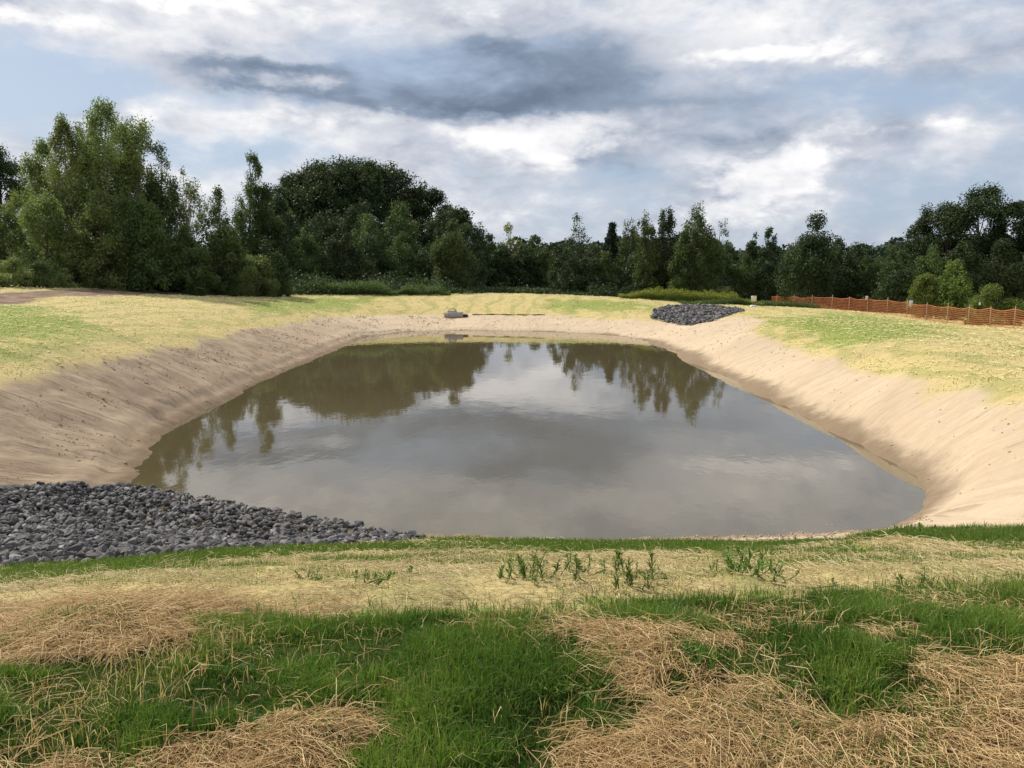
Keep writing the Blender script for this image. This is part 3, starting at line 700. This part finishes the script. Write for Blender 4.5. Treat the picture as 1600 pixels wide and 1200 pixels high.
SHP = poly([(940, 843), (1080, 837), (1200, 836), (1300, 830), (1400, 822), (1440, 800), (1460, 815), (1410, 832), (1330, 842), (1200, 847), (1080, 850), (950, 852)])
stone_stuff('shore_pebbles', stones(SHP, 1800, .010, .035, .0), ''); bpy.data.objects['shore_pebbles'].data.materials[0] = M['clod']

# crumbs of soil and small stones lying on the bare banks
cx = rng.uniform(-16, 16, 60000); cy = rng.uniform(9, 62, 60000); mk_ = masks(cx, cy)
ok = (mk_[2] > .5) & (mk_[0] > .05) & (mk_[0] < 6) & (mk_[3] < .3) & (rng.uniform(0, 1, 60000) < .04 + .7 * sstep(fbm(cx * .8, cy * .8, 120), .48, .66) * np.where(cx < -3, 1.0, .12)) & (rng.uniform(0, 1, 60000) < .8)
cx, cy = cx[ok][:4500], cy[ok][:4500]; cz = gheight(cx, cy)
CL = [(cx[i], cy[i], cz[i], .008 + .035 * random.random() ** 4 + .0008 * cy[i], random.randrange(14), (random.uniform(-.7, .7), random.uniform(-.7, .7), random.uniform(0, 6.28))) for i in range(len(cx))]
print('clods', len(CL)); stone_stuff('soil_clods', CL, ''); bpy.data.objects['soil_clods'].data.materials[0] = M['clod']

# ---------------------------------------------------------------- trees
def quads_from(P, size, r, flat=0.0, dirs=None):
    n = len(P); nrm = r.normal(0, 1, (n, 3)); nrm[:, 2] += .5
    if dirs is not None: nrm += dirs * 1.2
    nrm /= np.linalg.norm(nrm, axis=1)[:, None]
    a = np.cross(nrm, r.normal(0, 1, (n, 3))); a /= np.linalg.norm(a, axis=1)[:, None] + 1e-9; b = np.cross(nrm, a)
    s = size * r.uniform(.6, 1.35, n); a = a * s[:, None]; b = b * (s * .62)[:, None]
    V = np.stack([P - a, P - b * .9 - a * .1, P + a, P + b * .9 - a * .1], 1).reshape(-1, 3)
    return V, np.arange(n)[:, None] * 4 + np.arange(4)[None]
def crown_env(kind, t):
    if kind == 'oak': return np.sqrt(np.clip(1 - ((t - .52) / .49) ** 2, 0, 1)) * (1 - .12 * t)
    if kind == 'poplar': return np.sqrt(np.clip(1 - ((t - .42) / .62) ** 2, 0, 1)) * (1 - .18 * t)
    if kind == 'pine': return (1 - t) ** .85 * .95 + .03
    if kind == 'wisp': return np.sqrt(np.clip(1 - ((t - .6) / .62) ** 2, 0, 1))
    if kind == 'shrub': return np.sqrt(np.clip(1 - (np.clip(t - .25, 0, 1) / .77) ** 2, 0, 1))
    return np.sqrt(np.clip(1 - ((t - .48) / .54) ** 2, 0, 1)) * (1 - .25 * t)
def tree(kind, px, ytop, d, wpx, label, m, group=None, name='tree', seed=0, base=None, dens=1.0, lw=1.0, bark='bark', low=None, cat='tree', depth=None):
    r = np.random.default_rng(seed)
    X = (px - 800) / F * d * CT * 1.0; zt = d * tanp(ytop); zb = float(gheight(X, d)) if base is None else base
    H = max(zt - zb, .8); W = wpx / F * d; c0 = {'oak': .10, 'poplar': .10, 'pine': .06, 'wisp': .35, 'shrub': .0, 'mid': .06}[kind] if low is None else low
    root = empty(name, (X, d, zb), 0); tag(root, label, cat, group)
    Dp = (depth or W) * .5
    # cluster centres through the crown
    cr_ = {'oak': .13, 'poplar': .10, 'pine': .07, 'wisp': .13, 'shrub': .15, 'mid': .12}[kind] * (W if kind != 'pine' else W * 1.2)
    cr_ = min(max(cr_, .28), 1.7)
    area = H * W; nc = int(np.clip(area / (cr_ * cr_) * {'oak': 1.25, 'poplar': .72, 'pine': 1.0, 'wisp': .38, 'shrub': .9, 'mid': .9}[kind] * dens, 14, 300))
    t = r.uniform(0, 1, nc) ** .9; ang = r.uniform(0, 2 * math.pi, nc); rr = np.sqrt(r.uniform(.12, 1, nc)); env = crown_env(kind, t)
    lump = (.90 if kind == 'oak' else .82) + (.2 if kind == 'oak' else .36) * vn(ang * 1.3 + seed, t * 4 + seed * .37, seed)
    ex = max(W / 2 - cr_ * .7, W * .2)
    C = np.stack([np.cos(ang) * rr * env * ex * lump, np.sin(ang) * rr * env * max(Dp - cr_ * .7, Dp * .3) * lump, H * (c0 + (1 - c0) * t) - cr_ * .5], 1)
    if kind in ('poplar', 'wisp', 'mid'):
        nl = {'poplar': 4, 'wisp': 4, 'mid': 5}[kind]; lxs = r.uniform(-.36, .36, nl) * W; lhs = r.uniform(.72, .98, nl); lhs[0] = 1.0; lxs[0] *= .4
        near_l = np.argmin(np.abs(C[:, 0][:, None] - lxs[None]) + r.uniform(0, .12, (nc, nl)) * W, 1); up_ = np.clip((t - .55) / .45, 0, 1) * (.5 if kind != 'mid' else .3)
        C[:, 0] = C[:, 0] * (1 - up_) + lxs[near_l] * up_; C[:, 2] *= 1 - (1 - lhs[near_l]) * np.clip(t / .8, 0, 1)
    C[0] = (r.normal(0, .03) * W, 0, H - cr_ * .8)
    C[:, 0] += (r.normal(0, .05) * W) * (C[:, 2] / H) * (1 if kind in ('poplar', 'wisp', 'mid') else 0)
    C[:, 2] = np.maximum(C[:, 2], cr_ * .4)
    # leaves in each clump
    ls = {'oak': .095, 'poplar': .088, 'pine': .09, 'wisp': .085, 'shrub': .065, 'mid': .095}[kind] * (d / 75) ** (.5 if d < 100 else 1.05) * lw
    per = int(np.clip((cr_ / ls) ** 2 * {'oak': 3.6, 'poplar': 2.7, 'pine': 3.2, 'wisp': 2.2, 'shrub': 3.6, 'mid': 3.3}[kind], 24, 380))
    per = int(min(per, 34000 / nc))
    vert = {'poplar': 1.5, 'wisp': 1.25, 'pine': .45, 'mid': 1.1}.get(kind, .9)
    off = r.normal(0, 1, (nc, per, 3)); off /= np.linalg.norm(off, axis=2)[:, :, None]; off *= (r.uniform(0, 1, (nc, per, 1)) ** .55)
    sz = cr_ * r.uniform(.6, 1.25, (nc, 1, 1)); dirs = off.reshape(-1, 3).copy()
    off = off * sz * np.array([1, 1, vert])
    if kind in ('poplar', 'mid', 'wisp'):      # leaders that spike upwards near the top
        k = C[:, 2] > H * .75; off[k, :, 2] *= 1.1; off[k, :, :2] *= .85
    Pn = (C[:, None] + off).reshape(-1, 3) + r.normal(0, ls * .6, (nc * per, 3)); Pn[:, 2] = np.clip(Pn[:, 2], .03, H * 1.03)
    V, Q = quads_from(Pn, ls, r, dirs=dirs)
    ct = r.uniform(0, 1, nc); tint = np.clip(np.repeat(ct, per) * .55 + r.uniform(0, .45, nc * per), 0, 1)
    # trunk and limbs
    mb = MB(); tr = max(H * .011, .03) * (1.6 if kind == 'oak' else 1)
    topz = H * (.9 if kind != 'oak' else .62); lx = C[0][0]
    if kind == 'shrub':
        for k in range(7):
            c = C[r.integers(0, nc)]; mb.tube([(r.normal(0, .08), r.normal(0, .08), -.1), c * .5, c], [.035, .02, .008], 5)
    else:
        pts = [(lx * (z / topz) ** 1.5 * .8 + r.normal(0, .012) * H * (z > 0), r.normal(0, .008) * H, z) for z in np.linspace(-.15, topz, 7)]
        mb.tube(pts, [tr * (1.25 - 1.1 * i / 6) for i in range(7)], 7)
        for k in r.permutation(nc)[:min(nc, 34)]:
            c = C[k]; z0 = max(min(c[2] * r.uniform(.55, .85), topz), H * .06); i = np.interp(z0, [p[2] for p in pts], range(7)); q = Vector(pts[int(i)]).lerp(Vector(pts[min(int(i) + 1, 6)]), i % 1)
            r0 = tr * .45 * (1.15 - z0 / H); mid_ = q.lerp(Vector(c), .5) + Vector((0, 0, .04 * H * r.uniform(-.3, .8)))
            mb.tube([q, mid_, Vector(c)], [max(r0, .015), max(r0 * .6, .012), .008], 5, False)
    mb.build('trunk', M[bark], root, True)
    build('crown', V, Q, None, M[m], root, dict(tint=np.repeat(tint, 4)))
    return root
TREES = [
 # kind, px, ytop, dist, width px, material, label, extras
 ('oak', 10, 224, 78, 120, 'oak', 'dark leafy tree at the far left edge behind the airy poplars', {}),
 ('oak', -70, 240, 76, 140, 'oak', 'dark tree just outside the left edge of the picture', {}),
 ('poplar', 8, 330, 58, 80, 'mid', 'low yellowish green tree at the left edge of the field', {}),
 ('poplar', -60, 300, 60, 110, 'mid', 'mid green tree past the left edge of the field', {}),
 ('poplar', 60, 246, 63, 110, 'poplar', 'left outermost airy tree of the tall poplar clump', {'bark': 'pale_bark', 'dens': .8}),
 ('poplar', 112, 182, 61, 104, 'poplar', 'slim poplar with a pale trunk on the left of the tall clump', {'bark': 'pale_bark', 'dens': .85}),
 ('poplar', 168, 160, 62, 150, 'poplar', 'tallest airy poplar of the left clump', {'bark': 'pale_bark', 'dens': 1.2}),
 ('poplar', 224, 184, 63, 124, 'poplar', 'second tallest airy poplar, right of the tallest one', {'bark': 'pale_bark', 'dens': 1.1}),
 ('poplar', 262, 226, 64, 96, 'mid', 'dense airy tree on the right shoulder of the left poplar clump', {}),
 ('wisp', 298, 260, 66, 70, 'poplar', 'thin see-through tree at the right end of the left poplar clump', {'bark': 'pale_bark', 'dens': 1.0}),
 ('poplar', 140, 196, 65, 120, 'poplar', 'airy crown filling in between the slim poplar and the tallest one', {'bark': 'pale_bark'}),
 ('poplar', 198, 190, 66, 110, 'poplar', 'airy crown filling in right behind the tallest poplar', {'bark': 'pale_bark'}),
 ('poplar', 86, 222, 66, 90, 'poplar', 'airy crown behind, between the outermost and the slim poplar', {'bark': 'pale_bark', 'dens': .9}),
 ('mid', 75, 300, 57, 110, 'poplar', 'bushy light green tree in front on the left of the poplar clump', {}),
 ('mid', 160, 300, 58, 130, 'poplar', 'bushy tree at the foot of the tallest poplar', {}),
 ('mid', 235, 310, 59, 120, 'mid', 'shaded bushy tree at the foot of the second tallest poplar', {}),
 ('mid', 300, 350, 60, 90, 'mid', 'dark bushy tree below the thin see-through tree', {}),
 ('poplar', 342, 294, 69, 84, 'mid', 'pointed tree between the poplar clump and the narrow tall tree', {}),
 ('mid', 345, 350, 63, 90, 'mid', 'low bushy tree below the pointed tree', {}),
 ('poplar', 396, 240, 92, 84, 'mid', 'narrow tall tree standing left of the big dark dome of oaks', {'dens': 1.1}),
 ('mid', 425, 290, 92, 80, 'mid', 'dark tree against the right side of the narrow tall tree', {}),
 ('oak', 468, 272, 148, 150, 'oak', 'left shoulder tree of the big dark dome', {}),
 ('oak', 535, 248, 148, 230, 'oak', 'highest rounded tree of the big dark dome', {'dens': 1.3}),
 ('oak', 605, 256, 148, 190, 'oak', 'rounded tree right of the highest one in the dark dome', {'dens': 1.2}),
 ('oak', 660, 290, 148, 150, 'oak', 'right shoulder tree of the big dark dome', {}),
 ('oak', 712, 324, 118, 110, 'oak', 'lowest rounded tree at the right end of the dark dome', {}),
 ('oak', 570, 252, 148, 210, 'oak', 'dark crown behind, between the two highest trees of the dome', {'dens': 1.2}),
 ('oak', 500, 262, 148, 160, 'oak', 'dark crown behind, between the left shoulder and the highest dome tree', {}),
 ('mid', 455, 310, 112, 100, 'oak', 'shaded tree in front of the left shoulder of the dome', {}),
 ('mid', 510, 325, 112, 100, 'oak', 'shaded tree in front of the highest dome tree', {}),
 ('mid', 572, 338, 112, 110, 'mid', 'slightly greener tree low in front of the dome', {}),
 ('mid', 630, 345, 112, 100, 'oak', 'greyish dark tree in front of the right shoulder of the dome', {}),
 ('mid', 708, 345, 79, 92, 'mid', 'green conical tree reaching the ground at the right end of the dome', {'dens': 1.2}),
 ('mid', 762, 366, 142, 46, 'mid', 'small thin tree in the low gap right of the dome', {}),
 ('wisp', 797, 350, 142, 52, 'poplar', 'pale airy sapling sticking up in the low gap', {'dens': 1.1}),
 ('mid', 838, 366, 142, 46, 'mid', 'small round tree right of the pale sapling', {}),
 ('wisp', 905, 336, 100, 56, 'oak', 'open branchy tree silhouetted left of the dark pine', {'dens': .95}),
 ('pine', 956, 346, 100, 62, 'pine', 'dark flat-topped pine in the middle of the treeline', {}),
 ('poplar', 986, 343, 96, 56, 'mid', 'slim tree touching the right side of the dark pine', {'dens': .9}),
 ('poplar', 1014, 332, 79, 66, 'mid', 'spiky tree left of the spiky pair in the mid treeline', {}),
 ('poplar', 1040, 324, 80, 58, 'oak', 'brownish spiky tree in the mid treeline', {}),
 ('poplar', 1090, 320, 76, 86, 'mid', 'tallest airy tree of the mid treeline with bare branch ends', {'dens': 1.3}),
 ('wisp', 1122, 345, 76, 40, 'mid', 'low wispy tree right of the tallest airy one', {}),
 ('mid', 1065, 362, 76, 60, 'mid', 'green tree below the tallest airy tree', {}),
 ('mid', 1172, 364, 92, 44, 'oak', 'small dark tree left of the two small pointed crowns', {}),
 ('mid', 1206, 354, 90, 48, 'oak', 'dark pointed crown left of the broad dark tree', {}),
 ('mid', 1266, 334, 75, 120, 'oak', 'broad dark tree rising above the wood behind the fence start', {'dens': 1.3}),
 ('mid', 1310, 372, 84, 60, 'oak', 'low dark tree on the right flank of the broad dark tree', {}),
 ('mid', 1437, 322, 78, 70, 'oak', 'open crowned tree at the left flank of the tall right group', {'dens': .9}),
 ('oak', 1478, 318, 76, 120, 'oak', 'dense dark tree left of the tallest one at right', {}),
 ('oak', 1528, 290, 75, 130, 'oak', 'tallest dark tree at the right of the picture', {'dens': 1.2}),
 ('oak', 1578, 314, 74, 110, 'oak', 'dark tree right of the tallest one at right', {}),
 ('oak', 1640, 325, 72, 110, 'oak', 'dark tree cut by the right edge of the picture', {}),
 ('oak', 1730, 310, 74, 120, 'oak', 'dark tree beyond the right edge of the picture', {}),
]
for i, (k, px, yt, d, wp, m, lab, ex) in enumerate(TREES):
    tree(k, px, yt, d, wp, lab, m, 'trees of the treeline', name={'poplar': 'poplar_tree', 'wisp': 'thin_tree', 'pine': 'pine_tree', 'oak': 'oak_tree'}.get(k, 'leafy_tree'), seed=i + 1, **ex)
# dark trees filling the shaded wood
fill = []
for px in range(750, 1460, 34): fill.append((px, (374 if px < 880 else 385) + (px * 37 % 22) * (.6 if px < 880 else 1), (138 if px < 880 else 80) + (px * 13 % 7), 74))
for px in range(770, 1450, 52): fill.append((px, 378 + (px * 31 % 10), 150 if px < 890 else 98, 80))
for px in range(1400, 1720, 55): fill.append((px, 370 + (px * 37 % 30), 68, 86))
for px in range(430, 740, 50): fill.append((px, 345 + (px * 29 % 26), 92, 84))
for px in range(440, 740, 62): fill.append((px, 312 + (px * 29 % 26), 120, 100))
for px in range(-60, 430, 60): fill.append((px, 372 + (px * 29 % 30), 66, 90))
LMK = [(-60, 'the tree past the left edge'), (8, 'the yellowish green tree at the left edge'), (62, 'the outermost poplar'), (113, 'the slim pale trunked poplar'), (168, 'the tallest poplar'), (222, 'the second tallest poplar'), (300, 'the see-through tree'), (342, 'the pointed tree'),
       (396, 'the narrow tall tree'), (470, 'the left shoulder of the dome'), (540, 'the highest dome tree'), (612, 'the second dome tree'), (665, 'the right shoulder of the dome'), (708, 'the green conical tree'), (760, 'the small thin tree'), (797, 'the pale sapling'),
       (838, 'the small round tree'), (905, 'the open branchy tree'), (956, 'the dark pine'), (1018, 'the spiky tree'), (1090, 'the tallest airy mid tree'), (1172, 'the small dark tree'), (1206, 'the dark pointed crown'), (1266, 'the broad dark tree'),
       (1345, 'the far ridge gap'), (1437, 'the open crowned tree'), (1478, 'the dense dark right tree'), (1530, 'the tallest right tree'), (1578, 'the dark tree beside the tallest right one'), (1640, 'the tree cut by the right edge'), (1700, 'the tree past the right edge')]
seen = {}
for i, (px, yt, d, wp) in enumerate(fill):
    lp, ln_ = min(LMK, key=lambda q: abs(q[0] - px)); sd_w = 'left of' if px < lp - 6 else ('right of' if px > lp + 6 else 'straight under')
    lb = f'{"farther" if d > 95 else "shaded"} lower dark tree {sd_w} {ln_}'
    for w_ in ('second', 'third', 'fourth', 'fifth'):
        if lb in seen and f'{w_} {lb}' not in seen: lb = f'{w_} {lb}'; break
    seen[lb] = 1
    tree('mid', px, yt, d, wp, lb, 'oak' if i % 3 else 'mid', 'dark lower trees of the wood', name='leafy_tree', seed=300 + i)
SHR = [
 (395, 398, 64, 90, 'yellowish green bush at the wood edge below the narrow tall tree', 'poplar', {}),
 (430, 425, 66, 60, 'smaller dim bush right of the yellowish green bush', 'mid', {}),
 (330, 425, 62, 90, 'dim olive bush at the wood edge left of the yellowish green bush', 'mid', {}),
 (1492, 408, 57, 78, 'tall light green bush behind the orange fence', 'shrub', {'kind': 'mid'}),
 (1447, 428, 58, 66, 'light green bush left of the tall one behind the orange fence', 'shrub', {}),
 (1558, 444, 52, 92, 'round light green shrub behind the fence near the right edge', 'shrub', {}),
 (1530, 470, 50, 40, 'small shrub between the round shrub and the tall light bush', 'shrub', {}),
 (1640, 430, 54, 90, 'shrub cut off by the right edge behind the fence', 'mid', {}),
 (20, 402, 52, 70, 'low weedy shrub at the far left edge of the dirt track', 'poplar', {}),
 (60, 408, 53, 60, 'low weedy shrub in the middle of the row beside the dirt track', 'mid', {}),
 (95, 418, 55, 40, 'low weedy shrub at the right end of the row beside the dirt track', 'poplar', {}),
 (-40, 400, 50, 80, 'weedy shrub past the left edge by the dirt track', 'poplar', {}),
 (1130, 448, 72, 60, 'dim grey bush behind the yellow flowering strip', 'mid', {}),
]
for i, (px, yt, d, wp, lab, m, ex) in enumerate(SHR):
    ex = dict(ex); kd = ex.pop('kind', 'shrub')
    tree(kd, px, yt, d, wp, lab, m, 'bushes at the wood edge', name='shrub', seed=700 + i, cat='shrub', dens=1.1, **ex)
# tangled undergrowth along the foot of the wood: one mass
r = np.random.default_rng(5)
ex = np.linspace(-62, 70, 400); ey = np.interp(ex, [-62, -40, -32, -20, 0, 12, 24, 34, 45, 70], [60, 58, 61, 69, 76, 78, 84, 84, 68, 62])
cx = r.uniform(-62, 70, 900); cy = np.interp(cx, ex, ey) + r.uniform(-.5, 7, 900); ch = r.uniform(.6, 3.2, 900) * np.where((cx > -6) & (cx < 8), .35, 1)
P = []; tt = []
for a, b_, h in zip(cx, cy, ch):
    n = int(90 + 60 * h); p = r.normal(0, .42, (n, 3)) * [1.2, 1.0, h * .5]; p[:, 2] = np.abs(p[:, 2]) + .05; P.append(p + [a, b_, 0]); tt.append(np.full(n, r.uniform(0, .6)) + r.uniform(0, .4, n))
P = np.concatenate(P); P[:, 2] += gheight(P[:, 0], P[:, 1]); V, Q = quads_from(P, .12, r)
tag(build('undergrowth', V, Q, None, M['oak'], attrs=dict(tint=np.repeat(np.concatenate(tt), 4))), kind='stuff')
# flowering goldenrod strip and low green patches in front of the wood
def meadow(name, x0, x1, yfun, depth, h, m, n, seed, size=.06, topm=None):
    r = np.random.default_rng(seed); x = r.uniform(x0, x1, n); y = yfun(x) + r.uniform(0, depth, n)
    k = np.minimum((x - x0), (x1 - x)) / (x1 - x0) * 5; hh_ = h * np.clip(k, .35, 1) * (.35 + 1.1 * fbm(x * 1.6, y * 1.6, seed)) * r.uniform(.75, 1.1, n)
    z0 = gheight(x, y); t = r.uniform(0, 1, n) ** .6; P = np.stack([x, y, z0 + hh_ * t], 1)
    V, Q = quads_from(P, size, r)
    tag(build(name, V, Q, None, M[m], attrs=dict(tint=np.repeat(np.clip(t * .8 + r.uniform(-.1, .2, n), 0, 1), 4))), kind='stuff')
meadow('goldenrod_patch', 9.5, 21.2, lambda x: 69.5 - (x - 9.5) * .18, 3.0, .95, 'goldenrod', 26000, 11)
meadow('meadow_weeds', -19.0, -10.0, lambda x: 70.0 + 0 * x, 2.5, 1.1, 'mid', 16000, 12)
meadow('meadow_plants', -10.5, -5.5, lambda x: 71.0 + 0 * x, 2.5, .8, 'mid', 9000, 13)
meadow('tall_grass', 14.0, 30.0, lambda x: 66 + (x - 14) * .3, 2.5, .5, 'mid', 14000, 14)
meadow('roadside_weeds', -45.0, -30.5, lambda x: 47 + (x + 45) * .55, 3.0, .8, 'poplar', 20000, 15)
# far wooded ridge
P = []; tt = []
for i in range(420):
    a = r.uniform(-110, 190); b_ = r.uniform(185, 250); top_ = 5.3 + 1.6 * math.sin(a * .06) + 1.0 * math.sin(a * .17 + 1) + r.uniform(-1.8, 1.2) + (b_ - 185) * .015; rad = r.uniform(2.6, 4.6)
    n = 330; o = r.normal(0, 1, (n, 3)); o /= np.linalg.norm(o, axis=1)[:, None]; o *= r.uniform(.8, 1.08, (n, 1)); o[:, 2] = np.where(o[:, 2] < 0, o[:, 2] * 1.9, o[:, 2])
    P.append(o * rad + [a, b_, top_ - rad]); tt.append(np.clip(np.full(n, r.uniform(0, .5)) + r.uniform(0, .5, n), 0, 1))
P = np.concatenate(P); V, Q = quads_from(P, .55, r)
tag(build('distant_wood', V, Q, None, M['distant'], attrs=dict(tint=np.repeat(np.concatenate(tt), 4))), kind='stuff')

# ---------------------------------------------------------------- orange safety fence
fp = [(1780, 31.), (1700, 36.), (1600, 43.), (1500, 50.5), (1400, 59.), (1300, 68.), (1203, 77.)]
fxy = [Vector(((px - 800) / F * d * 1.0, d)) for px, d in fp]
fen = empty('safety_fence', (fxy[2].x, fxy[2].y, float(gheight(fxy[2].x, fxy[2].y))))
tag(fen, 'orange plastic mesh safety fence on wooden stakes along the right side', 'fence')
O = fen.location
seg = []
for a, b_ in zip(fxy, fxy[1:]):
    L = (b_ - a).length; n = int(L / .1)
    for i in range(n): seg.append(a.lerp(b_, i / n))
seg.append(fxy[-1]); SX = np.array([p.x for p in seg]); SY = np.array([p.y for p in seg]); arcf = np.concatenate([[0], np.cumsum(np.hypot(np.diff(SX), np.diff(SY)))])
PITCH = 2.7
SX = SX + .12 * (fbm(arcf * .5, 0 * arcf, 3) - .5); SY = SY + .12 * (fbm(arcf * .5, 0 * arcf + 5, 4) - .5)
gzf = gheight(SX, SY); topf = 1.10 - .10 * np.sin(np.pi * ((arcf / PITCH) % 1)) ** 1 - .10 * (fbm(arcf * .6, 0 * arcf, 5) - .3); botf = .04 + .05 * fbm(arcf * 1.1, 0 * arcf, 8)
V = []; Q = []
NB = 9
for j in range(NB):
    t = j / (NB - 1); hw = .009 if 0 < j < NB - 1 else .02
    zc = gzf + botf + (topf - botf) * t + .02 * (fbm(arcf * 3, np.full_like(arcf, t * 5), 12) - .5)
    k = len(V) and sum(len(v) for v in V)
    lo2 = np.stack([SX - O.x, SY - O.y, zc - hw - O.z], 1); hi2 = lo2 + [0, 0, 2 * hw]; V.append(lo2); V.append(hi2); n = len(SX)
    i_ = np.arange(n - 1); Q.append(np.stack([k + i_, k + i_ + 1, k + n + i_ + 1, k + n + i_], 1))
k = sum(len(v) for v in V); ii = np.arange(0, len(SX) - 1)
dxn = np.gradient(SX)[ii]; dyn = np.gradient(SY)[ii]; ln = np.hypot(dxn, dyn); dxn, dyn = dxn / ln * .008, dyn / ln * .008
lean = .03 * (fbm(arcf[ii] * 2, 0 * arcf[ii], 14) - .5)
b0 = np.stack([SX[ii] - O.x, SY[ii] - O.y, gzf[ii] + botf[ii] - O.z], 1); b1 = b0.copy(); b1[:, 2] = gzf[ii] + topf[ii] - O.z; sd2 = np.stack([dxn, dyn, 0 * dxn], 1)
off_ = np.stack([dyn, -dxn, 0 * dxn], 1) * .3
VV = np.stack([b0 - sd2 + off_, b0 + sd2 + off_, b1 + sd2 + off_, b1 - sd2 + off_], 1).reshape(-1, 3); V.append(VV); Q.append(k + np.arange(len(ii))[:, None] * 4 + np.arange(4)[None])
build('netting', np.concatenate(V), np.concatenate(Q), None, M['net'], fen)
a_ = 0
while a_ < arcf[-1]:
    X = float(np.interp(a_, arcf, SX)); Y = float(np.interp(a_, arcf, SY)); z = float(gheight(X, Y))
    MB().box((X - O.x, Y - O.y - .06, z + .56 - O.z), (.038, .03, 1.40 + .10 * math.sin(a_ * 3)), .2, .005).build('stake', M['stake'], fen)
    a_ += PITCH
def on_fence(px):
    k = int(np.argmin(np.abs(800 + F * SX / (SY * CT) - px))); return float(SX[k]), float(SY[k]), float(gzf[k])
for px, s_, dz_, lab in ((1428, .42, 1.02, 'bright white square notice hanging on the orange fence'), (1357, .28, 1.15, 'small dull white tag on the orange fence, left of the bright notice'), (1535, .15, 1.36, 'tiny white tag at the top of the fence near the right edge')):
    X, Y, z = on_fence(px); n = Vector((-X, -Y)).normalized() * .1
    o = empty('notice_board', (X + n.x, Y + n.y, z + dz_)); tag(o, lab, 'notice')
    MB().box((0, 0, 0), (s_ * .8, .012, s_), .3, .004).build('panel', M['white'], o)
    MB().box((0, .008, s_ / 2 + .03), (.03, .02, .08), .3, .003).build('hanger', M['stake'], o)

# ---------------------------------------------------------------- marker post, outlet box, fibre roll
X, Y = project(1177, 480); z = float(gheight(X, Y))
o = empty('marker_sign', (X, Y, z)); tag(o, 'cream square sign on a short white footed post beside the far stones', 'sign')
MB().box((0, 0, .38), (.07, .07, .9), 0, .006).build('post', M['bark'], o)
MB().box((0, -.045, .66), (.42, .02, .44), 0, .006).build('panel', M['cream'], o)
MB().box((0, -.01, .07), (.40, .30, .16), 0, .02).build('foot', M['white'], o)
X, Y = project(709, 494.5); z = float(gheight(X, Y))
o = empty('outlet_box', (X, Y, z)); tag(o, 'grey concrete drain outlet with a dark hatch on the far bank', 'drain outlet')
MB().box((0, 0, .14), (1.45, .95, .42), .05, .02).build('slab', M['concrete'], o)
mb = MB(); mb.box((-.12, 0, .40), (.72, .6, .09), .05, .01); mb.build('rim', M['concrete'], o)
mb = MB()
for k in range(5): mb.tube([(-.12 + .28 * math.cos(t) , .24 * math.sin(t) - .12 + .06 * k, .455 + .13 * math.sin(t)) for t in np.linspace(0, math.pi, 8)], .018, 5)
mb.build('grate', M['iron'], o)
mb = MB(); mb.tube([(.70, -.1, .02), (.95, -.12, .04), (1.08, -.15, .0)], [.16, .16, .15], 10); mb.build('pipe_end', M['iron'], o, True)
mb = MB(); pts = []
for px in np.linspace(738, 852, 24):
    X, Y = project(px, 492.2 + .8 * (px - 738) / 114); pts.append((X, Y, float(gheight(X, Y)) + .04))
mb.tube(pts, [.032 + .015 * math.sin(i * 1.3) for i in range(24)], 8)
tag(mb.build('fibre_roll', M['wattle'], None, True), 'thin dark brown fibre roll lying along the far bank right of the drain', 'erosion roll')
print('fence ground', [round(float(gheight(p.x, p.y)), 2) for p in fxy])
print('done', sum(1 for o in bpy.data.objects))
